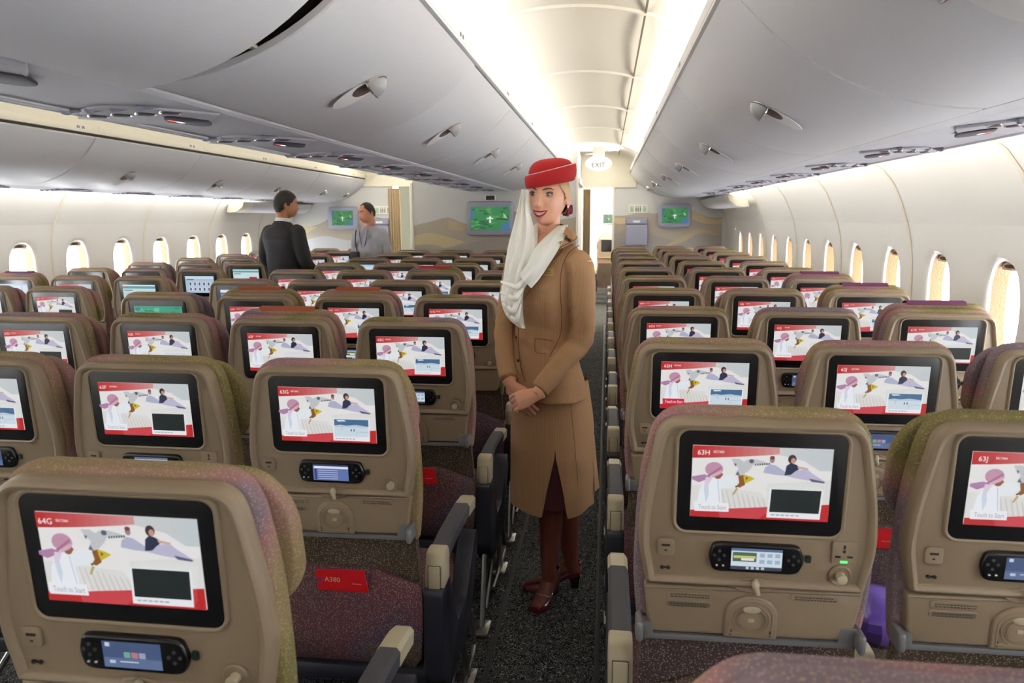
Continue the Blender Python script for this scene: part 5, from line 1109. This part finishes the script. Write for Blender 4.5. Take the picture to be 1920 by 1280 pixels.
b = B(); b.tube([onj(p, .0015) for p in crv([(-0.308, 2.740, 1.258), (-0.322, 2.740, 1.182), (-0.324, 2.740, 1.100), (-0.312, 2.720, 1.002), (-0.296, 2.720, 0.951)])], .0013, 6); b.tube([onj(p, .0012) for p in crv([(-0.348, 2.740, 1.161), (-0.344, 2.740, 1.079), (-0.330, 2.720, 1.001), (-0.310, 2.720, 0.969)])], .0009, 6); b.build('front_seam', mt('brown_seam_shade', srgb(96, 60, 44), .7), e)
for px in ((-0.328, 2.720, 1.120), (-0.322, 2.720, 1.030)):
    b = B(); q = onj(px, .002); b.ell(q, (.0065, .003, .0065), 12, 8); b.build('button', mt('dark_button', srgb(84, 50, 38), .4), e)
b = B(); drape(b, [(-0.259, 2.740, 1.110), (-0.231, 2.740, 1.108), (-0.195, 2.740, 1.103)], [(-0.259, 2.740, 1.065), (-0.239, 2.740, 1.057), (-0.203, 2.740, 1.062)], .003); b.build('pocket_flap', cloth, e, smooth=50)
b = B(); b.tube([onj(p, .005) for p in crv([(-0.261, 2.740, 1.110), (-0.261, 2.740, 1.069), (-0.247, 2.740, 1.057), (-0.219, 2.740, 1.057)])], .0010, 6); b.tube([onj(p, .005) for p in crv([(-0.261, 2.740, 1.112), (-0.231, 2.740, 1.110), (-0.193, 2.740, 1.105)])], .0010, 6); b.build('pocket_piping', trimc, e)
bd = B(); drape(bd, [(-0.257, 2.730, 1.379), (-0.223, 2.730, 1.379), (-0.192, 2.730, 1.379)], [(-0.257, 2.730, 1.351), (-0.223, 2.730, 1.350), (-0.192, 2.730, 1.349)], .006, thick=.003); bp_ = bd.build('name_badge', mt('brass_badge', srgb(176, 148, 84), .4, .3), e)
b = B()
for A_, C_ in (((-0.251, 2.730, 1.359), (-0.239, 2.730, 1.359)), ((-0.219, 2.730, 1.367), (-0.203, 2.730, 1.366)), ((-0.221, 2.730, 1.359), (-0.201, 2.730, 1.359))): b.tube([onj(A_, .0085), onj(C_, .0085)], .0009, 4)
b.ell(onj((-0.246, 2.730, 1.368), .0085), (.002, .001, .0035), 8, 6); b.build('badge_lettering', mt('badge_ink', srgb(70, 50, 26), .5), bp_)
b = B(); drape(b, [(-0.207, 2.730, 1.367), (-0.176, 2.730, 1.367)], [(-0.207, 2.730, 1.345), (-0.180, 2.730, 1.344)], .003); b.build('breast_pocket', cloth, e, smooth=50)
b = B(); pts = crv([(-0.202, 2.680, 1.057), (-0.165, 2.700, 1.130), (-0.159, 2.700, 1.209), (-0.164, 2.700, 1.278), (-0.164, 2.700, 1.346), (-0.155, 2.700, 1.395), (-0.133, 2.720, 1.438), (-0.099, 2.740, 1.460)]); b.tube([onj(p, .0006) for p in pts], .0013, 5); b.build('sleeve_seam_shade', mt('brown_seam_shade'), e)  # seam line run on as painted shade between sleeve and torso
# skirt: open at the front slit, hanging a little lower at its corners
sl0 = -1.44                                   # direction of the slit (towards the camera side)
def skirt(b, r0, g0, m=0, zs=(.93, .86, .80, .74, .68, .64, .60, .55, .50, .45, .415)):
    rings = []
    for z in zs:
        t = (.93-z)/.515; hx = lerp(.142, .168, min(1, t*3)) if t < .33 else lerp(.168, .172, (t-.33)/.67); hy = hx*.74; gap = 0 if z > .655 else g0*(.655-z)/.24; row = []
        for i in range(61):
            q = i/60; a = sl0+gap+(2*pi-2*gap)*q; near = max(0, 1-min(q, 1-q)*9); zz = z-(.022*near+.004*sin(a*5))*t*(1 if z < .5 else .2); w_ = 1+.012*sin(a*7+1)*t+.03*near*t*(1 if gap else 0)
            row.append((-.206+hx*cos(a)*w_*r0, 2.885+hy*sin(a)*w_*r0, zz))
        rings.append(row)
    b.loft(rings, m, False, False, closed=False)
    b.loft([[(x-(x+.206)*.02, y-(y-2.885)*.02, z) for x, y, z in r] for r in rings], m, False, False, closed=False)
b = B(); skirt(b, 1, .30); b.build('skirt', cloth, e, smooth=60, recalc=False)
b = B(); skirt(b, .93, .0, zs=(.90, .7, .55, .47, .435)); b.build('skirt_lining', mt('maroon_lining', srgb(70, 26, 32), .7), e, smooth=60, recalc=False)
b = B(); b.loft([[(-.043, 2.875, .70), (-.036, 2.90, .70)], [(-.036, 2.87, .58), (-.024, 2.90, .58)], [(-.030, 2.865, .47), (-.012, 2.90, .475)]], 0, False, False, closed=False); b.build('skirt_vent', cloth, e, smooth=60, recalc=False)
b = B(); b.tube([(-.128, 2.755, .88), (-.110, 2.775, .70), (-.098, 2.785, .55), (-.094, 2.788, .425)], .0009, 5); b.build('skirt_seam', mt('brown_seam_shade'), e)
# shoes
def shoe(toe, heel, nm, flip=1):
    toe, heel = Vector(toe), Vector(heel); D = (toe-heel); Ln = D.length; D.normalize(); Sd = Vector((D.y, -D.x, 0)); Z = Vector((0, 0, 1))
    base = lambda t: .070*(1-t)**1.0*(1 if t < .35 else max(0, 1-(t-.35)/.33))*1.0 if t > .0 else .070
    def zb(t): return lerp(.062, .058, t/.2) if t < .2 else (lerp(.058, .004, ((t-.2)/.48)) if t < .68 else .004)
    def hw(t): return [.022, .030, .031, .029, .030, .034, .038, .040, .037, .029, .012][int(min(t, .999)*10)]*(1-(t*10-int(t*10)))+[.030, .031, .029, .030, .034, .038, .040, .037, .029, .012, .012][int(min(t, .999)*10)]*(t*10-int(t*10))
    def ht(t): return lerp(.062, .036, t/.3) if t < .3 else (lerp(.036, .026, (t-.3)/.32) if t < .62 else lerp(.040, .022, (t-.62)/.38))
    b = B(); rows = []; N_ = 24
    for j in range(N_+1):
        t = j/N_; c = heel+D*Ln*t; w_ = hw(t); z0 = zb(t); h_ = ht(t); r = []
        op = 0 if t > .64 else 1
        for i in range(17):
            q = -1+2*i/16; a = q*pi/2
            if op: x = w_*(1 if q > 0 else -1)*(1-.12*(1-abs(q))) ; z = z0+h_*(1-abs(q))*1.0; x = w_*(1 if q >= 0 else -1)*(.98 if abs(q) > .5 else .86)
            else: x = w_*sin(a); z = z0+h_*cos(a)**.75
            r.append(tuple(c+Sd*x+Z*z))
        rows.append((op, r))
    A = [r for o_, r in rows if o_]; C = [r for o_, r in rows if not o_]
    b.loft([r[:8] for r in A], 0, False, False, closed=False); b.loft([r[9:] for r in A], 0, False, False, closed=False)
    # vamp
    b.loft([[tuple(Vector(p)) for p in r] for r in C], 0, False, True, closed=False); b.loft([A[-1][:8]+A[-1][9:], C[0][:8]+C[0][9:]], 0, False, False, closed=False)
    # heel counter
    hc = [[tuple(heel-D*.0+Sd*(.022*cos(q))-D*(.014*sin(q))+Z*z) for q in [pi*i/10 for i in range(11)]] for z in (.060, .085, .105, .122)]; b.loft(hc, 0, False, False, closed=False)
    # sole
    b.loft([[tuple(heel+D*Ln*(j/N_)+Sd*hw(j/N_)*s_+Z*(zb(j/N_)-.003*k_)) for s_, k_ in ((-1, 0), (1, 0), (1, 1.3), (-1, 1.3))] for j in range(N_+1)], 1)
    # heel block
    b.loft([[tuple(heel+D*(.004+dx*sc)+Sd*(w2*sc)+Z*z) for dx, w2 in ((-.018, 0), (-.012, .018), (.022, .02), (.034, 0), (.022, -.02), (-.012, -.018))] for z, sc in ((.060, 1.1), (.03, .75), (.0, .62))], 1)
    o_ = b.build('shoe', [mt('burgundy_leather', srgb(74, 8, 24), .28, coat=.4), mt('dark_sole', srgb(34, 14, 18), .4)], e, smooth=50)
    b = B(); L1 = [A[j][7] for j in range(len(A))]; L2 = [A[j][9] for j in range(len(A))]; v = Vector(C[1][8])
    path = [hc[-1][0]]+[p for p in [hc[-1][i] for i in range(1, 10)]]; b.tube(path, .0014, 5)
    b.tube([tuple(Vector(p)+Z*.001) for p in L1]+[tuple(Vector(L1[-1]).lerp(Vector(L2[-1]), q)+D*.020*sin(pi*q)+Z*.012*sin(pi*q)) for q in (.2, .5, .8)]+[tuple(Vector(p)+Z*.001) for p in L2[::-1]], .0014, 5); b.build('shoe_piping', mt('pink_piping', srgb(196, 150, 150), .5), o_)
shoe(FT, FH, 'front'); shoe(BT, BH, 'back')
# scarf: veil from the hat, a band round the neck, and draped folds on the chest
silk = mt('white_silk', srgb(250, 247, 240), .6); silk.node_tree.nodes['Principled BSDF'].inputs['Subsurface Weight'].default_value = .1
def cloth_strip(b, rows, folds=5, amp=.006, m=0, n=28, ph=0):
    """rows: list of (left point, right point, bulge) down the cloth"""
    L_ = crv([r[0] for r in rows], 6); R_ = crv([r[1] for r in rows], 6); bl = rad([r[2] for r in rows], 6); out = []
    for j, (a, c) in enumerate(zip(L_, R_)):
        a, c = Vector(a), Vector(c); d = (c-a); w_ = d.length; row = []
        nrm = Vector((d.y, -d.x, 0)); nrm = nrm.normalized() if nrm.length > 1e-6 else Vector((0, -1, 0)); nrm = nrm if nrm.y < 0 else -nrm
        for i in range(n+1): q = i/n; row.append(tuple(a.lerp(c, q)+nrm*(bl[j]*sin(pi*q)+amp*sin(q*folds*2*pi+ph+j*.05)*sin(pi*q)**.5)))
        out.append(row)
    b.loft(out, m, False, False, closed=False); b.loft([[(x, y+.003, z) for x, y, z in r] for r in out], m, False, False, closed=False)
b = B(); cloth_strip(b, [((-0.318, 2.800, 1.667), (-0.288, 2.780, 1.662), .004), ((-0.329, 2.790, 1.607), (-0.286, 2.780, 1.592), .008), ((-0.347, 2.770, 1.528), (-0.270, 2.760, 1.528), .012), ((-0.366, 2.760, 1.450), (-0.263, 2.730, 1.445), .014), ((-0.378, 2.760, 1.370), (-0.272, 2.700, 1.365), .016), ((-0.389, 2.760, 1.290), (-0.283, 2.700, 1.326), .016)], 3, .007)
sc_ = b.build('scarf', silk, e, smooth=70, recalc=False)
b = B(); cloth_strip(b, [((-.178, 2.885, 1.530), (-.150, 2.875, 1.512), .006), ((-0.187, 2.830, 1.529), (-0.145, 2.820, 1.535), .008), ((-0.213, 2.790, 1.504), (-0.148, 2.770, 1.502), .010), ((-0.242, 2.760, 1.475), (-0.173, 2.730, 1.449), .012), ((-0.267, 2.730, 1.445), (-0.202, 2.710, 1.400), .014), ((-0.287, 2.700, 1.394), (-0.239, 2.690, 1.343), .014), ((-0.318, 2.690, 1.356), (-0.270, 2.690, 1.307), .010)], 2, .005); b.build('scarf_band', silk, sc_, smooth=70, recalc=False)
b = B(); b.tube(crv([(-.180, 2.885, 1.522), (-.222, 2.925, 1.535), (-.268, 2.90, 1.528), (-0.273, 2.820, 1.497), (-0.268, 2.745, 1.448)]), [(.010, .016)]*21, 8); b.build('scarf_loop', silk, sc_, smooth=70)
b = B(); cloth_strip(b, [((-0.389, 2.760, 1.310), (-0.278, 2.690, 1.331), .014), ((-0.393, 2.760, 1.259), (-0.298, 2.690, 1.297), .018), ((-0.378, 2.750, 1.210), (-0.302, 2.690, 1.238), .018), ((-0.352, 2.740, 1.177), (-0.298, 2.690, 1.189), .014), ((-0.316, 2.710, 1.158), (-0.293, 2.700, 1.156), .004)], 2.5, .007, ph=1)
for k_, (a_, c_, m_) in enumerate((((-0.391, 2.760, 1.324), (-0.294, 2.690, 1.338), (-0.324, 2.680, 1.312)), ((-0.393, 2.760, 1.284), (-0.302, 2.690, 1.307), (-0.330, 2.680, 1.269)), ((-0.386, 2.750, 1.244), (-0.310, 2.690, 1.276), (-0.336, 2.680, 1.225)), ((-0.368, 2.740, 1.205), (-0.310, 2.690, 1.248), (-0.325, 2.680, 1.190)))):
    pts = crv([a_, tuple((Vector(a_)*.45+Vector(m_)*.55)), m_, tuple((Vector(c_)*.45+Vector(m_)*.55)), c_]); b.tube(pts, [.003]+[(.010, .007)]*(len(pts)-2)+[.003] if False else [(.004+.007*sin(pi*i/(len(pts)-1)), .004+.004*sin(pi*i/(len(pts)-1))) for i in range(len(pts))], 8)
b.build('scarf_drape', silk, sc_, smooth=70, recalc=False)
b = B(); torso(b, WC, WY, [(1.40, .07, .075, .025, 0), (1.455, .058, .062, .01, 0), (1.50, .052, .052, 0, 0)]); 
# ---------------------------------------------------------------- man in the dark suit, seen from behind
e = tag(empty('person', (0, 0, 0)), 'man in black suit with short dark hair standing in the far left aisle, back turned', 'person')
MC = (-2.875, 6.40); MYW = pi+.42
skin1 = mat('tan_skin', srgb(176, 118, 84), .5); suit = mat('black_suit', srgb(26, 24, 28), .8, bump=(500, .3))
H = Head((-2.835, 6.40, 1.69), pi+1.02, .12, 0, False, 1.0)
b = B(); H.add(b); b.tube([H.w(0, -.015, -.03), H.w(0, -.03, -.10), (-2.865, 6.395, 1.545), (-2.875, 6.40, 1.48)], [(.058, .060), (.056, .058), (.060, .060), (.09, .07)], 18)
torso(b, MC, MYW, [(.86, .16, .12, 0, 0), (1.0, .15, .11, 0, 0), (1.2, .16, .12, 0, 0), (1.38, .19, .12, 0, 0), (1.47, .17, .09, 0, 0), (1.52, .08, .07, 0, 0)])
def mloc(c, yaw, a, f, z): return (c[0]+cos(yaw)*a-sin(yaw)*f, c[1]-sin(yaw)*a-cos(yaw)*f, z)
arms = {}
for s_, el, wr in ((-1, (.245, .03, 1.16), (.13, .24, 1.08)), (1, (.23, .02, 1.16), (.10, .25, 1.06))):
    P_ = [mloc(MC, MYW, s_*.185, 0, 1.44), mloc(MC, MYW, s_*.225, -.01, 1.32), mloc(MC, MYW, s_*el[0], el[1], el[2]), mloc(MC, MYW, s_*wr[0], wr[1], wr[2])]; arms[s_] = P_; limb(b, P_, [.050, .046, .040, .027])
    hand(b, P_[-1], (P_[-1][0]-P_[2][0], P_[-1][1]-P_[2][1], -.05), (0, 0, -1), (0, 0, 1), 1.0, (.5, .5, .5, .5))
for s_ in (-1, 1): limb(b, [mloc(MC, MYW, s_*.09, 0, .92), mloc(MC, MYW, s_*.10, .01, .5), mloc(MC, MYW, s_*.10, -.01, .09)], [.10, .062, .042]); limb(b, [mloc(MC, MYW, s_*.10, -.03, .06), mloc(MC, MYW, s_*.105, .08, .045), mloc(MC, MYW, s_*.11, .19, .03)], [.045, .042, .028])
remesh(b, 'body', [skin1], .008, e, 1)
face_parts(H, e, skin1, mt('brown_lips', srgb(140, 84, 74), .5), mt('black_brow', srgb(30, 22, 20), .8), mt('brown_iris', srgb(50, 30, 20), .2), False, False)
hair_cap(H, mt('black_hair', srgb(26, 20, 18), .7, bump=(300, .8)), e, r=(.083, .106, .121), back=-.006, zmin=-.060, front=.062, side=.022)
b = B(); torso(b, MC, MYW, [(.78, .19, .14, 0, 0), (.95, .185, .135, 0, 0), (1.10, .175, .125, 0, 0), (1.25, .19, .13, 0, 0), (1.38, .21, .13, -.005, 0), (1.45, .205, .105, -.008, 0), (1.485, .15, .09, -.01, 0), (1.52, .085, .075, -.012, 0), (1.545, .070, .066, -.012, 0)], n=36)
for s_ in (-1, 1): P_ = arms[s_]; limb(b, [mloc(MC, MYW, s_*.15, 0, 1.445)]+P_[:3]+[tuple(Vector(P_[2]).lerp(Vector(P_[3]), .92))], [.055, .066, .066, .060, .045])
jk = remesh(b, 'suit_jacket', [suit], .010, e, 3)
for v in jk.data.vertices: c = v.co; v.co = c+Vector(v.normal)*.006*noise.noise(Vector((c.x*9, c.y*9, c.z*7)))
b = B(); b.tube([tuple(Vector((-2.868, 6.392, 1.548))+Vector((cos(MYW), -sin(MYW), 0))*.066*cos(q)+Vector((-sin(MYW), -cos(MYW), 0))*.066*sin(q)+Vector((0, 0, -.012*sin(q)))) for q in [2*pi*i/24 for i in range(25)]], (.004, .016) and [(.016, .004)]*25, 8, up=(0, 0, 1)); b.build('shirt_collar', mt('white_shirt', srgb(232, 232, 236), .7), e)
b = B(); 
for s_ in (-1, 1): limb(b, [mloc(MC, MYW, s_*.085, 0, .90), mloc(MC, MYW, s_*.10, .01, .5), mloc(MC, MYW, s_*.10, -.01, .03)], [.105, .075, .06])
remesh(b, 'trousers', [suit], .012, e, 1)
for s_ in (-1, 1): b = B(); b.tube([mloc(MC, MYW, s_*.10, -.05, .04), mloc(MC, MYW, s_*.105, .08, .040), mloc(MC, MYW, s_*.11, .22, .026)], [.042, .048, .026], 12); b.build('shoe', M['blackm'], e)
# ---------------------------------------------------------------- man in the grey shirt with lanyard
e = tag(empty('person', (0, 0, 0)), 'man in grey striped shirt with blue lanyard standing beyond the man in black', 'person')
MC = (-2.77, 8.55); MYW = .35
skin2 = mat('ruddy_skin', srgb(206, 138, 112), .5); shirt = stripes('grey_striped_shirt', srgb(168, 168, 176), srgb(120, 120, 130), MC[0], MC[1], 12, .3, .8, .5)
H = Head((-2.785, 8.49, 1.630), .62, .16, .0, False, 1.02)
b = B(); H.add(b); b.tube([H.w(0, -.015, -.03), H.w(0, -.03, -.10), (-2.775, 8.54, 1.48), (-2.77, 8.55, 1.42)], [(.060, .062), (.058, .060), (.062, .062), (.09, .07)], 18)
torso(b, MC, MYW, [(.86, .17, .13, 0, 0), (1.0, .17, .13, 0, 0), (1.2, .17, .13, 0, 0), (1.33, .16, .10, 0, 0), (1.40, .13, .07, 0, 0), (1.44, .07, .055, 0, 0)])
arms = {}
for s_, el, wr in ((-1, (.235, .0, 1.10), (.19, .22, 1.0)), (1, (.245, .0, 1.08), (.22, .14, .88))):
    P_ = [mloc(MC, MYW, s_*.18, 0, 1.38), mloc(MC, MYW, s_*.215, 0, 1.26), mloc(MC, MYW, s_*el[0], el[1], el[2]), mloc(MC, MYW, s_*wr[0], wr[1], wr[2])]; arms[s_] = P_; limb(b, P_, [.050, .046, .040, .027])
    hand(b, P_[-1], tuple(Vector(P_[-1])-Vector(P_[2])), (0, 0, -1) if s_ < 0 else (1, 0, 0), (0, 0, 1), 1.0, (.5, .5, .5, .5))
for s_ in (-1, 1): limb(b, [mloc(MC, MYW, s_*.09, 0, .92), mloc(MC, MYW, s_*.10, .01, .5), mloc(MC, MYW, s_*.10, -.01, .09)], [.10, .062, .042]); limb(b, [mloc(MC, MYW, s_*.10, -.03, .06), mloc(MC, MYW, s_*.105, .08, .045), mloc(MC, MYW, s_*.11, .19, .03)], [.045, .042, .028])
remesh(b, 'body', [skin2], .008, e, 1)
face_parts(H, e, skin2, mt('pale_lips', srgb(176, 100, 90), .5), mt('dark_brow', srgb(60, 42, 34), .8), mt('brown_iris'), False, False)
hair_cap(H, mt('dark_brown_hair', srgb(48, 34, 28), .7, bump=(300, .8)), e, r=(.080, .103, .117), back=-.008, zmin=-.035, front=.066, side=.012)
b = B(); torso(b, MC, MYW, [(.84, .20, .155, 0, 0), (.98, .195, .155, .005, 0), (1.12, .19, .15, .005, 0), (1.25, .195, .14, 0, 0), (1.34, .20, .125, -.003, 0), (1.40, .19, .10, -.006, 0), (1.435, .13, .085, -.008, 0), (1.465, .082, .076, -.004, 0), (1.48, .074, .070, -.004, 0)], n=36)
for s_ in (-1, 1): P_ = arms[s_]; limb(b, [mloc(MC, MYW, s_*.15, 0, 1.39)]+P_[:3]+[tuple(Vector(P_[2]).lerp(Vector(P_[3]), .9))], [.055, .064, .064, .058, .042])
jk = remesh(b, 'shirt', [shirt], .010, e, 3); JB = bvh(jk)
for v in jk.data.vertices: c = v.co; v.co = c+Vector(v.normal)*.007*noise.noise(Vector((c.x*12, c.y*12, c.z*9)))
fr = lambda a, z, o=.006: onj(mloc(MC, MYW, a, .13, z), o)
b = B(); b.tube(crv([fr(-.055, 1.45), fr(-.05, 1.36), fr(-.03, 1.26), fr(-.012, 1.17)]), [(.002, .009)]*16, 6); b.tube(crv([fr(.06, 1.45), fr(.05, 1.36), fr(.02, 1.26), fr(-.008, 1.17)]), [(.002, .009)]*16, 6); b.build('lanyard', mt('blue_lanyard', srgb(36, 50, 130), .6), e)
b = B()
for s_ in (-1, 1): b.poly([fr(s_*.03, 1.475, .012), fr(s_*.085, 1.455, .010), fr(s_*.085, 1.40, .012), fr(s_*.035, 1.42, .016)])
b.build('shirt_collar', shirt, e, smooth=0, recalc=False)
b = B()
for s_ in (-1, 1): limb(b, [mloc(MC, MYW, s_*.085, 0, .90), mloc(MC, MYW, s_*.10, .01, .5), mloc(MC, MYW, s_*.10, -.01, .03)], [.115, .08, .06])
remesh(b, 'trousers', [mt('grey_trousers', srgb(52, 52, 60), .8)], .012, e, 1)
for s_ in (-1, 1): b = B(); b.tube([mloc(MC, MYW, s_*.10, -.05, .04), mloc(MC, MYW, s_*.105, .08, .040), mloc(MC, MYW, s_*.11, .22, .026)], [.042, .048, .026], 12); b.build('shoe', M['blackm'], e)
b = B(); pts = crv([fr(-.10, 1.43, .006), fr(-.115, 1.36, .008), fr(-.12, 1.28, .010), fr(-.10, 1.18, .014)]); b.tube(pts, [(.004, .018)]*len(pts), 6)
b.build('bag_strap', M['blackm'], e)
o = (-2.89, 8.335, 1.085); e2 = tag(empty('shoulder_bag', o), 'small black camera bag hanging from the strap of the man in grey', 'bag')
b = B(); b.box(-.05, -.05, -.13, .05, .04, .10, .02); b.build('bag_body', M['blackm'], e2)
b = B(); b.box(-.045, -.056, .0, .045, -.048, .09, .006); b.build('bag_flap', M['charcoal'], e2)
